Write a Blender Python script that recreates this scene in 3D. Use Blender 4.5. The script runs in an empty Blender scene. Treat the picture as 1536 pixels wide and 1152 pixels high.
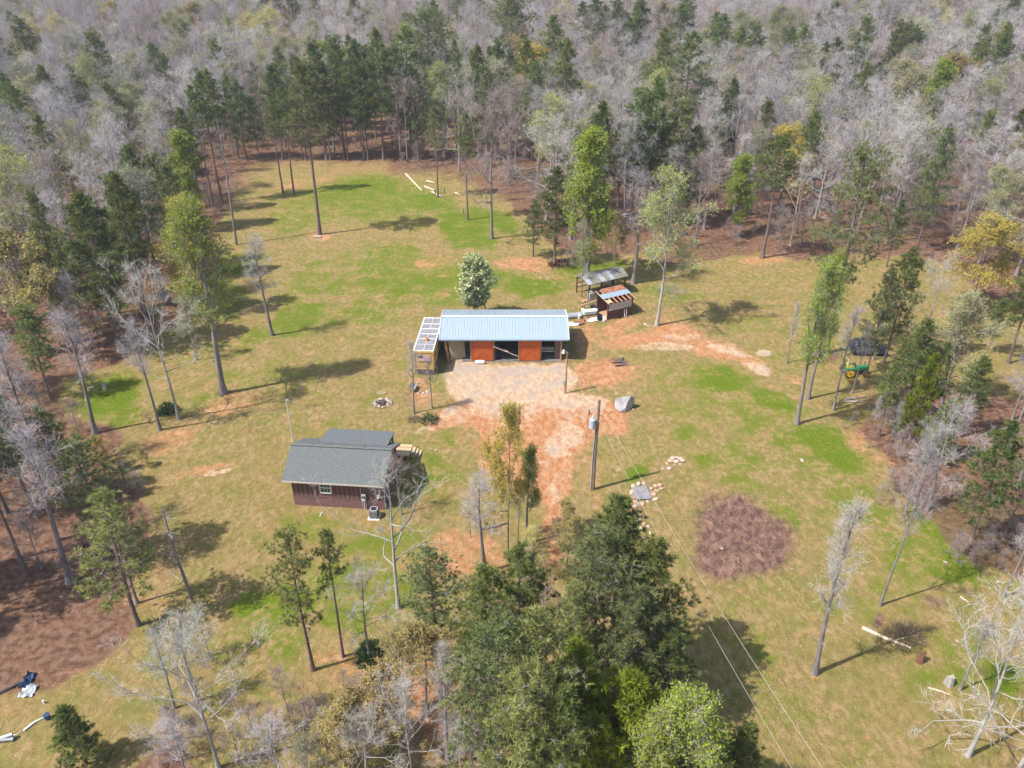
import bpy, bmesh, math, random
import numpy as np
from mathutils import Vector, Matrix
R = math.radians
random.seed(7); np.random.seed(7)
S = bpy.context.scene
COL = S.collection
# ------------------------------------------------------------------ camera
CAM_H, PITCH, FPX = 44.0, R(30.5), 1242.0
cam_d = bpy.data.cameras.new('camera'); cam = bpy.data.objects.new('camera', cam_d); COL.objects.link(cam)
cam.location = (0, 0, CAM_H); cam.rotation_euler = (math.pi/2 - PITCH, 0, 0)
cam_d.sensor_width = 36; cam_d.lens = 36*FPX/1536; cam_d.clip_end = 6000; cam_d.clip_start = .5
S.camera = cam
# ------------------------------------------------------------------ sky and sun
SUN_EL = R(54.0); SHX, SHY = .923, .385           # shadows fall along (+x, +y)
w = bpy.data.worlds.new('World'); S.world = w; w.use_nodes = True
nt = w.node_tree; nt.nodes.clear()
out = nt.nodes.new('ShaderNodeOutputWorld'); bg = nt.nodes.new('ShaderNodeBackground'); sky = nt.nodes.new('ShaderNodeTexSky')
sky.sky_type = 'NISHITA'; sky.sun_disc = False; sky.sun_elevation = SUN_EL
sky.sun_rotation = math.atan2(-SHX, -SHY); sky.dust_density = 1.6; sky.ozone_density = 1.0
bg.inputs[1].default_value = .115
nt.links.new(sky.outputs[0], bg.inputs[0]); nt.links.new(bg.outputs[0], out.inputs[0])
sun_d = bpy.data.lights.new('sun', 'SUN'); sun_d.energy = 4.0; sun_d.angle = R(.53); sun_d.color = (1, .95, .87)
sun = bpy.data.objects.new('sun', sun_d); COL.objects.link(sun); sun.location = (-80, -30, 120)
ldir = Vector((SHX*math.cos(SUN_EL), SHY*math.cos(SUN_EL), -math.sin(SUN_EL)))
sun.rotation_euler = ldir.to_track_quat('-Z', 'Y').to_euler()
S.view_settings.view_transform = 'Standard'; S.view_settings.look = 'None'
S.view_settings.gamma = 1; S.view_settings.use_curve_mapping = False
S.view_settings.exposure = 0.86
S.cycles.max_bounces = 4; S.cycles.diffuse_bounces = 2; S.cycles.glossy_bounces = 2
S.cycles.transmission_bounces = 4; S.cycles.volume_bounces = 0; S.cycles.transparent_max_bounces = 8
S.cycles.use_adaptive_sampling = True; S.cycles.adaptive_threshold = .03; S.cycles.use_denoising = True; S.cycles.denoiser = 'OPENIMAGEDENOISE'
# ------------------------------------------------------------------ pixel (1536 x 1152 photo) <-> place
CT, ST = math.cos(PITCH), math.sin(PITCH)
def G(px, py, z=0.0):
    a = (px-768)/FPX; b = (576-py)/FPX
    t = (z-CAM_H)/(-ST + b*CT)
    return a*t, (CT + b*ST)*t
def PX(x, y, z=0.0):
    v = z-CAM_H; d = y*CT - v*ST; u = y*ST + v*CT
    d = np.maximum(d, .1) if isinstance(d, np.ndarray) else max(d, .1)
    return 768 + FPX*x/d, 576 - FPX*u/d
def HT(px, py, ty):
    x, y = G(px, py); lo, hi = 0., 42.
    for _ in range(40):
        m = (lo+hi)/2
        if PX(x, y, m)[1] > ty: lo = m
        else: hi = m
    return lo
# ------------------------------------------------------------------ numpy noise
def _h(ix, iy, s):
    n = (ix*374761393 + iy*668265263 + s*974711) & 0x7fffffff
    n = ((n ^ (n >> 13))*1274126177) & 0x7fffffff
    return ((n ^ (n >> 16)) & 0xffff)/65535.0
def vnoise(x, y, s=0):
    x = np.asarray(x, float); y = np.asarray(y, float)
    ix = np.floor(x).astype(np.int64); iy = np.floor(y).astype(np.int64)
    fx = x-ix; fy = y-iy; fx = fx*fx*(3-2*fx); fy = fy*fy*(3-2*fy)
    a = _h(ix, iy, s); b = _h(ix+1, iy, s); c = _h(ix, iy+1, s); d = _h(ix+1, iy+1, s)
    return (a*(1-fx)+b*fx)*(1-fy) + (c*(1-fx)+d*fx)*fy
def fbm(x, y, s=0, o=4):
    r = 0; a = .5; t = 0
    for i in range(o):
        r = r + a*vnoise(x*2**i+i*17.3, y*2**i+i*9.1, s+i); t += a; a *= .5
    return r/t
def sstep(a, b, x):
    t = np.clip((x-a)/(b-a), 0, 1); return t*t*(3-2*t)
def in_poly(u, v, poly):
    r = np.zeros(np.shape(u), bool); n = len(poly); j = n-1
    for i in range(n):
        xi, yi = poly[i]; xj, yj = poly[j]
        if yi != yj:
            r ^= ((yi > v) != (yj > v)) & (u < (xj-xi)*(v-yi)/(yj-yi) + xi)
        j = i
    return r
# ------------------------------------------------------------------ materials
MATS = {}
def N(nt, kind, **kw):
    n = nt.nodes.new(kind)
    for k, v in kw.items(): setattr(n, k, v)
    return n
def mat(name, col, rough=.8, var=.18, scale=4.0, bump=0.0, metal=0.0, stretch=(1, 1, 1), spec=.3, bscale=None, dirt=None):
    if name in MATS: return MATS[name]
    m = bpy.data.materials.new(name); m.use_nodes = True; nt = m.node_tree
    b = nt.nodes['Principled BSDF']; L = nt.links.new
    tc = N(nt, 'ShaderNodeTexCoord'); mp = N(nt, 'ShaderNodeMapping'); mp.inputs[3].default_value = stretch
    no = N(nt, 'ShaderNodeTexNoise'); no.inputs['Scale'].default_value = scale; no.inputs['Detail'].default_value = 5
    no.inputs['Roughness'].default_value = .62
    L(tc.outputs['Object'], mp.inputs[0]); L(mp.outputs[0], no.inputs[0])
    rp = N(nt, 'ShaderNodeValToRGB'); L(no.outputs[0], rp.inputs[0])
    e = rp.color_ramp.elements
    e[0].position = .3; e[1].position = .7
    e[0].color = [c*(1-var) for c in col] + [1]; e[1].color = [min(1, c*(1+var)) for c in col] + [1]
    src = rp.outputs[0]
    if dirt:
        n2 = N(nt, 'ShaderNodeTexNoise'); n2.inputs['Scale'].default_value = scale*.35; n2.inputs['Detail'].default_value = 6
        L(tc.outputs['Object'], n2.inputs[0])
        mr = N(nt, 'ShaderNodeMapRange'); mr.inputs[1].default_value = .5; mr.inputs[2].default_value = .72; mr.inputs[4].default_value = dirt[3]
        L(n2.outputs[0], mr.inputs[0])
        mx = N(nt, 'ShaderNodeMix', data_type='RGBA'); L(mr.outputs[0], mx.inputs[0]); L(src, mx.inputs[6]); mx.inputs[7].default_value = (*dirt[:3], 1)
        src = mx.outputs[2]
    L(src, b.inputs['Base Color'])
    b.inputs['Roughness'].default_value = rough; b.inputs['Metallic'].default_value = metal
    b.inputs['Specular IOR Level'].default_value = spec
    if bump:
        bn = N(nt, 'ShaderNodeTexNoise'); bn.inputs['Scale'].default_value = bscale or scale*3; bn.inputs['Detail'].default_value = 4
        L(mp.outputs[0], bn.inputs[0])
        bp = N(nt, 'ShaderNodeBump'); bp.inputs['Strength'].default_value = bump; bp.inputs['Distance'].default_value = .05
        L(bn.outputs[0], bp.inputs['Height']); L(bp.outputs[0], b.inputs['Normal'])
    MATS[name] = m; return m
def leaf_mat(name, c1, c2, hue=.03, val=.25, trans=.25):
    """foliage: per-leaf 'tint' picks between two leaf colours, each tree shifts a little"""
    if name in MATS: return MATS[name]
    m = bpy.data.materials.new(name); m.use_nodes = True; nt = m.node_tree; L = nt.links.new
    nt.nodes.clear(); o = N(nt, 'ShaderNodeOutputMaterial')
    at = N(nt, 'ShaderNodeAttribute', attribute_name='tint'); oi = N(nt, 'ShaderNodeObjectInfo')
    mx = N(nt, 'ShaderNodeMix', data_type='RGBA'); mx.inputs[6].default_value = (*c1, 1); mx.inputs[7].default_value = (*c2, 1)
    L(at.outputs['Fac'], mx.inputs[0])
    hs = N(nt, 'ShaderNodeHueSaturation'); L(mx.outputs[2], hs.inputs['Color'])
    a = N(nt, 'ShaderNodeMapRange'); a.inputs[3].default_value = .5-hue; a.inputs[4].default_value = .5+hue; L(oi.outputs['Random'], a.inputs[0]); L(a.outputs[0], hs.inputs['Hue'])
    ml = N(nt, 'ShaderNodeMath', operation='MULTIPLY'); ml.inputs[1].default_value = 7.31; L(oi.outputs['Random'], ml.inputs[0])
    fr = N(nt, 'ShaderNodeMath', operation='FRACT'); L(ml.outputs[0], fr.inputs[0])
    v = N(nt, 'ShaderNodeMapRange'); v.inputs[3].default_value = 1-val; v.inputs[4].default_value = 1+val; L(fr.outputs[0], v.inputs[0]); L(v.outputs[0], hs.inputs['Value'])
    d = N(nt, 'ShaderNodeBsdfDiffuse'); L(hs.outputs[0], d.inputs[0])
    t = N(nt, 'ShaderNodeBsdfTranslucent'); L(hs.outputs[0], t.inputs[0])
    ms = N(nt, 'ShaderNodeMixShader'); ms.inputs[0].default_value = trans; L(d.outputs[0], ms.inputs[1]); L(t.outputs[0], ms.inputs[2])
    L(ms.outputs[0], o.inputs[0]); MATS[name] = m; return m
# ------------------------------------------------------------------ object helpers
def tag(o, label=None, cat=None, group=None, kind=None):
    if label: o['label'] = label
    if cat: o['category'] = cat
    if group: o['group'] = group
    if kind: o['kind'] = kind
    return o
def empty(name, loc, rz=0, label=None, cat=None, group=None):
    o = bpy.data.objects.new(name, None); o.empty_display_size = .3; COL.objects.link(o)
    o.location = loc; o.rotation_euler = (0, 0, rz); return tag(o, label, cat, group)
def obj(name, me, parent=None, loc=None, rot=None, scale=None):
    o = bpy.data.objects.new(name, me); COL.objects.link(o)
    if parent: o.parent = parent
    if loc is not None: o.location = loc
    if rot is not None: o.rotation_euler = rot
    if scale is not None: o.scale = scale
    return o
class MB:
    """collects simple shapes into one mesh"""
    def __init__(s): s.bm = bmesh.new()
    def box(s, c, d, rot=None, bev=0, taper=1.0):
        x, y, z = d[0]/2, d[1]/2, d[2]/2
        vs = [Vector((sx*x*(taper if sz > 0 else 1), sy*y*(taper if sz > 0 else 1), sz*z)) for sz in (-1, 1) for sy in (-1, 1) for sx in (-1, 1)]
        if rot is not None:
            M = rot if isinstance(rot, Matrix) else Matrix.Rotation(rot, 3, 'Z'); vs = [M @ v for v in vs]
        b = [s.bm.verts.new(v + Vector(c)) for v in vs]
        fs = [s.bm.faces.new([b[i] for i in f]) for f in ((0, 2, 3, 1), (4, 5, 7, 6), (0, 1, 5, 4), (2, 6, 7, 3), (0, 4, 6, 2), (1, 3, 7, 5))]
        if bev:
            bmesh.ops.bevel(s.bm, geom=list({e for f in fs for e in f.edges}), offset=bev, segments=1, affect='EDGES')
        return s
    def bar(s, a, b, wd, ht=None):
        a = Vector(a); b = Vector(b); d = b-a; L = d.length; ht = ht or wd
        q = d.to_track_quat('Y', 'Z').to_matrix()
        return s.box((a+b)/2, (wd, L, ht), q)
    def tube(s, pts, rad, n=8, cap=True):
        pts = [Vector(p) for p in pts]; rad = rad if isinstance(rad, (list, tuple)) else [rad]*len(pts)
        rings = []
        for i, p in enumerate(pts):
            d = (pts[min(i+1, len(pts)-1)] - pts[max(i-1, 0)]).normalized()
            u = d.orthogonal().normalized() if i == 0 else (u - d*u.dot(d)).normalized()
            v = d.cross(u)
            rings.append([s.bm.verts.new(p + (u*math.cos(k*2*math.pi/n) + v*math.sin(k*2*math.pi/n))*rad[i]) for k in range(n)])
        for a, b in zip(rings, rings[1:]):
            for k in range(n): s.bm.faces.new((a[k], a[(k+1) % n], b[(k+1) % n], b[k]))
        if cap:
            s.bm.faces.new(rings[0][::-1]); s.bm.faces.new(rings[-1])
        return s
    def poly(s, pts):
        s.bm.faces.new([s.bm.verts.new(p) for p in pts]); return s
    def prism(s, pts, off):
        a = [s.bm.verts.new(p) for p in pts]; b = [s.bm.verts.new(Vector(p)+Vector(off)) for p in pts]; n = len(a)
        s.bm.faces.new(a); s.bm.faces.new(b[::-1])
        for i in range(n): s.bm.faces.new((a[i], b[i], b[(i+1) % n], a[(i+1) % n]))
        return s
    def mesh(s, name, m, smooth=False):
        bmesh.ops.recalc_face_normals(s.bm, faces=s.bm.faces[:])
        me = bpy.data.meshes.new(name); s.bm.to_mesh(me); s.bm.free(); me.materials.append(m)
        if smooth: me.shade_smooth()
        return me
    def build(s, name, m, parent=None, smooth=False, **k): return obj(name, s.mesh(name, m, smooth), parent, **k)
def np_mesh(name, V, T, mats, mi=None, tint=None):
    me = bpy.data.meshes.new(name); V = np.asarray(V, np.float32); T = np.asarray(T, np.int32)
    me.vertices.add(len(V)); me.vertices.foreach_set('co', V.ravel())
    k = T.shape[1]
    me.loops.add(T.size); me.loops.foreach_set('vertex_index', T.ravel())
    me.polygons.add(len(T)); me.polygons.foreach_set('loop_start', np.arange(0, T.size, k, dtype=np.int32))
    for m in mats: me.materials.append(m)
    if mi is not None: me.polygons.foreach_set('material_index', np.asarray(mi, np.int32))
    if tint is not None:
        a = me.attributes.new('tint', 'FLOAT', 'FACE'); a.data.foreach_set('value', np.asarray(tint, np.float32))
    me.update(calc_edges=True); return me
# ------------------------------------------------------------------ ground
LAWN = [(350,262),(375,238),(470,245),(560,250),(600,262),(632,262),(700,275),(770,300),(800,345),(835,375),(870,385),(940,380),(1000,395),(1080,382),(1160,388),(1230,385),(1330,385),(1420,395),(1480,440),(1550,470),
        (1650,560),(1600,600),(1480,595),(1400,590),(1345,600),(1305,620),(1285,640),(1330,690),(1350,730),(1395,775),(1425,820),(1470,850),(1545,865),(1800,900),(1900,1300),(1200,1500),(500,1500),(330,1180),(260,1110),(-60,1300),(-200,1080),(0,1045),(90,1030),(165,985),(205,935),(190,900),(215,850),(235,790),(205,740),(165,715),(165,690),(190,655),(150,640),(100,620),(95,570),(180,545),(230,505),(300,470),(320,420),(310,380),(330,350),(345,300)]
# each blob: pixel centre, radii, turn (degrees), strength
GREEN = [(560,300,120,34,0,.75),(500,290,60,30,-10,.8),(450,330,60,26,-15,.6),(620,430,120,30,5,.75),(540,470,90,24,-10,.55),(470,420,70,30,-30,.55),(420,560,80,30,-15,.4),(1000,440,60,16,0,.5),(1130,620,90,40,20,.55),(1040,620,70,26,0,.45),(1100,680,90,30,10,.5),(1290,760,80,40,30,.55),(1360,840,60,40,20,.6),(1270,920,100,50,0,.35),(1420,1000,90,60,0,.55),(640,720,60,40,0,.6),(580,880,80,50,0,.6),(165,592,62,34,-25,1),(185,625,35,16,-20,.8),(440,490,60,20,-12,.8),(390,505,50,18,-20,.6),(545,280,70,22,-8,.9),(700,345,60,30,25,.9),(580,320,80,30,10,.6),(470,300,90,30,0,.55),(610,400,110,30,8,.7),(700,420,80,26,0,.9),(800,430,70,18,0,.9),(520,430,60,16,-10,.6),
         (1000,565,60,14,5,.55),(1085,565,52,24,10,.95),(1160,600,48,18,20,.85),(1245,672,70,28,35,.95),(1180,655,40,16,20,.7),(1000,585,30,10,0,.5),(1065,600,22,8,0,.6),(960,710,26,14,-40,.85),(1025,650,30,14,-10,.7),(1070,690,40,18,0,.6),(1110,725,40,16,10,.6),(1170,770,60,14,30,.7),(1045,765,20,9,0,.7),
         (1430,850,60,30,20,.9),(1400,790,60,24,30,.8),(1250,880,70,24,10,.4),(1330,880,70,20,0,.5),(1440,960,60,30,0,.5),(1500,1020,50,40,0,.8),(1300,960,50,20,0,.35),(1130,960,70,26,40,.4),(1090,905,40,16,40,.4),
         (470,690,24,18,0,.7),(490,640,30,10,-20,.4),(640,695,60,22,10,.55),(655,660,50,16,0,.5),(625,740,40,22,0,.6),(470,790,70,24,0,.55),(560,830,70,40,0,.6),(500,870,60,40,0,.7),(430,900,60,34,-20,.8),(380,905,50,22,-15,.9),(520,930,60,30,0,.8),(420,960,40,30,0,.55),(620,800,40,22,0,.6),
         (250,980,60,40,-30,.5),(230,1040,50,30,-20,.4),(560,600,26,10,-20,.5),(455,470,50,16,-10,.8),(360,400,50,20,-20,.7),(345,450,40,30,-50,.6),(360,560,50,14,-15,.4),(330,515,30,12,0,.4),(900,400,60,12,0,.9),(970,400,70,10,0,.5),(1130,490,60,18,0,.35),(870,405,40,18,0,.7),(640,300,50,14,20,.9),(740,330,60,18,15,.9),(600,375,40,14,0,.7),(300,600,40,14,-15,.5),(150,570,40,16,0,.6),(1225,700,40,24,30,.6),(1240,575,14,7,0,.5),(1290,625,40,10,0,.6)]
CLAY = [(880,612,50,24,0,1.1),(915,632,36,26,25,1.05),(905,562,70,26,0,.9),(960,512,75,15,-5,.95),(925,492,45,12,-20,.85),(1075,522,62,17,15,.95),(1010,500,50,20,0,.95),(870,645,30,40,0,1.0),(845,700,16,44,5,1.0),(690,830,70,50,0,.75),(740,850,40,40,0,.7),(660,1060,70,70,0,.95),(560,1010,90,36,-10,.7),(640,600,24,22,0,.7),(880,700,30,50,0,.55),(690,650,22,24,0,.5),(730,690,14,40,-20,.8),(600,400,60,12,0,.35),(520,350,40,10,0,.35),(1040,730,50,30,20,.3),(950,760,30,30,0,.5),(560,345,60,12,5,.4),(640,350,50,10,10,.45),(600,330,40,12,10,.35),(660,400,50,20,10,.5),(870,440,40,10,0,.45),(760,440,40,10,0,.3),(980,620,60,30,10,.3),(1010,700,50,20,0,.35),(920,690,50,30,0,.4),(880,720,30,30,0,.45),(300,680,80,14,-12,.4),(400,760,60,20,0,.3),(350,830,60,30,-10,.35),(1200,1050,80,50,20,.3),(1150,1100,60,40,0,.35),(1330,1080,60,30,0,.25),(300,760,60,20,0,.3),(735,620,75,40,0,.8),(800,650,60,60,0,.9),(790,605,60,30,0,.6),(735,675,28,40,-25,.8),(700,640,30,24,0,.5),(835,620,40,24,0,.8),(880,610,45,22,0,.85),(915,630,34,26,25,.7),(855,650,30,40,0,.7),(840,690,14,40,5,.75),(828,745,12,30,-8,.7),(832,790,8,24,0,.6),(960,510,70,14,-5,.75),(1010,500,50,20,0,.8),(1075,520,60,16,15,.8),(1130,545,34,14,20,.85),(905,560,70,26,0,.7),(880,510,24,34,0,.8),(925,490,45,12,-20,.65),(960,555,40,12,0,.6),(1005,485,40,14,10,.7),(850,570,24,12,0,.5),
        (785,395,45,14,0,.85),(640,395,22,10,10,.8),(660,385,40,14,20,.45),(665,440,24,9,-10,.6),(810,402,26,10,0,.5),(690,425,12,8,0,.5),(610,265,50,8,0,.5),(450,275,70,14,-8,.6),(540,250,60,12,0,.55),(400,255,50,16,0,.5),(345,605,60,20,-15,.7),(370,590,40,10,-10,.5),(250,660,60,22,-18,.7),(290,640,40,14,-20,.5),(290,710,60,9,-14,.75),(235,730,40,14,-10,.55),(330,700,30,6,-14,.8),(245,850,26,60,15,.6),(225,905,40,14,0,.6),(250,830,20,30,0,.4),(655,840,22,34,20,.75),(680,820,60,30,0,.5),(730,820,50,40,0,.45),(700,870,60,40,0,.45),(670,1030,60,80,0,.8),(600,1000,90,40,-10,.55),(540,1010,60,26,-15,.5),(500,985,40,16,-20,.6),(640,1120,60,40,0,.6),(760,1000,80,60,0,.35),
        (640,545,26,14,0,.0),(636,575,20,12,0,.8),(655,600,40,18,-10,.45),(630,625,14,12,0,.5),(600,560,16,6,0,.5),(595,520,40,10,0,.3),(475,355,30,9,0,.7),(490,345,36,10,0,.4),(1145,390,50,8,0,.8),(1105,400,50,10,0,.4),(1290,600,30,14,0,.5),(1285,660,26,22,30,.6),(1320,690,26,16,30,.6),(1195,570,24,10,20,.6),(1222,1015,9,6,0,.9),(1302,1106,9,5,0,.8),(1445,1133,9,7,0,.8),(1320,915,8,5,0,.6),(1110,886,7,6,0,.7),(895,755,10,26,0,.6),(1090,1010,50,60,30,.3),(1000,780,60,40,30,.3),(1030,890,24,40,-20,.5),(1000,820,40,30,0,.35),(20,1060,60,40,0,.5),(100,1020,50,30,0,.4),(470,690,6,3,0,.0),(690,775,50,14,0,.3)]
PALE = [(705,575,40,26,10,.85),(745,565,80,22,0,.8),(700,550,40,14,0,.9),(790,552,60,10,0,.7),(830,560,30,12,0,.5),(720,605,40,26,20,.75),(770,625,50,24,0,.6),(860,605,40,9,-4,.8),(885,600,30,8,0,.7),(835,670,24,34,-35,.75),(855,650,20,30,-40,.8),(815,700,16,14,0,.5),(832,740,10,30,-12,.7),(835,795,5,26,-8,.5),(680,620,34,12,-28,.75),(650,640,34,9,-20,.55),(1000,520,60,8,0,.75),(1090,525,40,8,15,.85),(1145,530,14,6,0,.9),(1135,555,24,10,25,.9),(1020,505,40,8,0,.6),(320,708,34,5,-12,.8),(930,590,24,6,0,.4),(980,560,40,5,0,.3),(970,740,26,14,0,.5)]
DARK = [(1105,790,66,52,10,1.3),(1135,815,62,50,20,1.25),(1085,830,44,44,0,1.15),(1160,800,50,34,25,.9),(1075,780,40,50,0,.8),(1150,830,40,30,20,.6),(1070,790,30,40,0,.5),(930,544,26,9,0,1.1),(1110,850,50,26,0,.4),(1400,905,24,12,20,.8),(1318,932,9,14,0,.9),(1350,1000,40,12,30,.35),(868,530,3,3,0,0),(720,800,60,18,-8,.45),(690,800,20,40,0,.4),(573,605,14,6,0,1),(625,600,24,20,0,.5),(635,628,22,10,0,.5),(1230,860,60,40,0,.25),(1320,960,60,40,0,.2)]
LITTER2 = [(640,285,60,14,0,.0),(1235,537,26,10,0,.7),(1290,540,40,20,0,.35),(1300,600,40,14,0,.4),(560,240,60,8,0,.7),(480,985,30,12,0,.3),(960,1000,60,70,0,.8),(860,1040,90,60,0,.5),(800,850,60,40,0,.4),(345,275,40,20,0,.6),(300,620,40,12,-10,.2),(700,265,80,12,0,.5)]
def blobs(u, v, L, s):
    r = np.zeros_like(u)
    wu = (fbm(u/45, v/45, s)-.5)*34; wv = (fbm(u/45+50, v/45, s+9)-.5)*20
    for cx, cy, rx, ry, a, k in L:
        m = (np.abs(u-cx) < 2.2*max(rx, ry)+30) & (np.abs(v-cy) < 2.2*max(rx, ry)+30)
        if k <= 0 or not m.any(): continue
        uu = u[m]+wu[m]*min(1, rx/30)-cx; vv = v[m]+wv[m]*min(1, ry/18)-cy
        ca, sa = math.cos(R(a)), math.sin(R(a))
        d = np.sqrt(((uu*ca+vv*sa)/rx)**2 + ((-uu*sa+vv*ca)/ry)**2)
        r[m] = np.maximum(r[m], k*(1-sstep(.45, 1.35, d)))
    return r
def lawn_mask(u, v, inside_y=None):
    wu = (fbm(u/30, v/30, 3)-.5)*40; wv = (fbm(u/30+9, v/30+5, 5)-.5)*26
    return in_poly(u+wu, v+wv, LAWN)
def axis(a, b, st, lo, hi):
    r = list(np.arange(a, b+1e-6, st)); k = st
    while r[-1] < hi: k *= 1.32; r.append(min(hi, r[-1]+k))
    k = st
    while r[0] > lo: k *= 1.32; r.insert(0, max(lo, r[0]-k))
    return np.array(r)
gx = axis(-62, 66, .42, -1500, 1500); gy = axis(24, 128, .42, -300, 1700)
NX, NY = len(gx), len(gy)
GX, GY = np.meshgrid(gx, gy); fx, fy = GX.ravel(), GY.ravel()
pu, pv = PX(fx, fy)
front = fy > 8
pu = np.where(front, pu, 9e4); pv = np.where(front, pv, 9e4)
m_lawn = lawn_mask(pu, pv).astype(float).reshape(NY, NX)
for _ in range(3):                                     # soften the wood's edge
    p = np.pad(m_lawn, 1, mode='edge'); m_lawn = (p[1:-1, 1:-1]*2+p[:-2, 1:-1]+p[2:, 1:-1]+p[1:-1, :-2]+p[1:-1, 2:])/6
m_lawn = m_lawn.ravel()
g_green = blobs(pu, pv, GREEN, 21); g_clay = blobs(pu, pv, CLAY, 31); g_pale = blobs(pu, pv, PALE, 41); g_dark = blobs(pu, pv, DARK, 51)
def soft_poly(poly, rounds, jit=14):
    wu = (fbm(pu/22, pv/22, 71)-.5)*2*jit; wv = (fbm(pu/22+7, pv/22+3, 73)-.5)*1.2*jit
    m = in_poly(pu+wu, pv+wv, poly).astype(float).reshape(NY, NX)
    for _ in range(rounds):
        p = np.pad(m, 1, mode='edge'); m = (p[1:-1, 1:-1]*2+p[:-2, 1:-1]+p[2:, 1:-1]+p[1:-1, :-2]+p[1:-1, 2:])/6
    return m.ravel()
DRIVE = [(676,548),(853,548),(868,560),(850,590),(905,590),(928,625),(905,650),(870,670),(858,700),(852,740),(842,790),(848,850),(832,850),(818,790),(812,745),(790,735),(745,705),(722,660),(708,630),(640,650),(650,628),(690,605),(672,585)]
dm = soft_poly(DRIVE, 3)
g_clay = np.maximum(g_clay, dm*(.75+.6*sstep(575, 630, pv))); g_pale = np.maximum(g_pale, dm*(.95*(1-sstep(575, 645, pv))+.25+.5*(1-sstep(546, 562, pv))))
g_lit = np.clip(np.maximum(1-m_lawn, blobs(pu, pv, LITTER2, 61)), 0, 1)
GZ = (fbm(fx/9, fy/9, 77)-.5)*.10*np.clip((np.abs(fx)-20)/20, 0, 1)
DRIVE_OLD = [(676,548),(853,548),(868,560),(850,590),(905,590),(920,625),(880,650),(858,690),(848,740),(838,800),(846,850),(832,850),(818,790),(815,740),(790,735),(745,705),(722,660),(708,630),(640,650),(650,628),(690,605),(672,585)]
def ground_material():
    m = bpy.data.materials.new('ground_cover'); m.use_nodes = True; nt = m.node_tree; L = nt.links.new; b = nt.nodes['Principled BSDF']
    tc = N(nt, 'ShaderNodeTexCoord'); P = tc.outputs['Object']
    def noise(sc, det=5, st=None, rough=.6):
        n = N(nt, 'ShaderNodeTexNoise'); n.inputs['Scale'].default_value = sc; n.inputs['Detail'].default_value = det; n.inputs['Roughness'].default_value = rough
        if st:
            mp = N(nt, 'ShaderNodeMapping'); mp.inputs[2].default_value = (0, 0, R(st[2])); mp.inputs[3].default_value = (st[0], st[1], 1); L(P, mp.inputs[0]); L(mp.outputs[0], n.inputs[0])
        else: L(P, n.inputs[0])
        return n.outputs[0]
    def M(op, a, c, d=None):
        n = N(nt, 'ShaderNodeMath', operation=op)
        for i, q in enumerate((a, c, d)):
            if q is None: continue
            if isinstance(q, (int, float)): n.inputs[i].default_value = q
            else: L(q, n.inputs[i])
        return n.outputs[0]
    def ss(x, lo, hi):
        n = N(nt, 'ShaderNodeMapRange', interpolation_type='SMOOTHSTEP'); n.inputs[1].default_value = lo; n.inputs[2].default_value = hi; L(x, n.inputs[0]); return n.outputs[0]
    def mix(f, a, c):
        n = N(nt, 'ShaderNodeMix', data_type='RGBA')
        for i, q in ((0, f), (6, a), (7, c)):
            if isinstance(q, tuple): n.inputs[i].default_value = (*q, 1)
            elif isinstance(q, (int, float)): n.inputs[i].default_value = q
            else: L(q, n.inputs[i])
        return n.outputs[2]
    def att(nm): return N(nt, 'ShaderNodeAttribute', attribute_name=nm).outputs['Fac']
    big = noise(.09, 4); mid = noise(.45, 5); sm = noise(1.7, 5); fine = noise(6.5, 4); grit = noise(26, 3); strk = noise(1.5, 5, (1.35, .85, -25), .68); strk2 = noise(1.3, 5, (1.5, .8, 35), .66); micro = noise(60, 2); clump = noise(13, 3)
    def warp(a, k1, k2): return M('ADD', a, M('ADD', M('ADD', M('MULTIPLY', M('SUBTRACT', mid, .5), k1*1.5), M('MULTIPLY', M('SUBTRACT', fine, .5), k2*1.2)), M('MULTIPLY', M('SUBTRACT', sm, .5), k2*1.7)))
    straw = mix(ss(strk, .36, .66), (.26, .185, .085), (.44, .31, .16))
    olive = mix(ss(sm, .34, .66), (.185, .17, .052), (.275, .235, .082))
    dry = mix(ss(M('ADD', mid, M('ADD', M('MULTIPLY', M('SUBTRACT', fine, .5), .7), M('MULTIPLY', M('SUBTRACT', clump, .5), .5))), .36, .64), straw, olive)
    dry = mix(M('MULTIPLY', ss(M('ADD', strk2, M('MULTIPLY', M('SUBTRACT', big, .5), .5)), .52, .66), .7), dry, (.46, .31, .18))
    green = mix(ss(M('ADD', M('MULTIPLY', fine, .5), M('MULTIPLY', clump, .5)), .38, .62), (.075, .14, .010), (.18, .235, .026))
    gf = ss(M('ADD', warp(att('green'), .9, .75), M('ADD', M('MULTIPLY', M('SUBTRACT', fine, .5), .9), M('MULTIPLY', M('SUBTRACT', clump, .5), .7))), .28, .86)
    base = mix(M('MULTIPLY', gf, .93), dry, green)
    # thin sprinkling of green everywhere
    base = mix(M('MULTIPLY', ss(M('ADD', big, M('MULTIPLY', M('SUBTRACT', sm, .5), .9)), .52, .72), .5), base, green)
    lit = mix(ss(M('ADD', sm, M('MULTIPLY', M('SUBTRACT', grit, .5), .8)), .34, .66), (.125, .068, .046), (.30, .185, .13))
    lit = mix(M('MULTIPLY', ss(mid, .5, .7), .6), lit, (.26, .125, .075))
    lit = mix(M('MULTIPLY', ss(big, .5, .62), .35), lit, (.15, .135, .045))
    base = mix(ss(warp(att('litter'), .7, .6), .3, .75), base, lit)
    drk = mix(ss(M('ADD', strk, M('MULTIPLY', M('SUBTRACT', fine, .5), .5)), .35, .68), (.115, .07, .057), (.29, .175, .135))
    drk = mix(M('MULTIPLY', ss(M('ADD', strk2, M('MULTIPLY', M('SUBTRACT', mid, .5), .9)), .52, .72), .7), drk, (.42, .26, .19))
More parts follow.
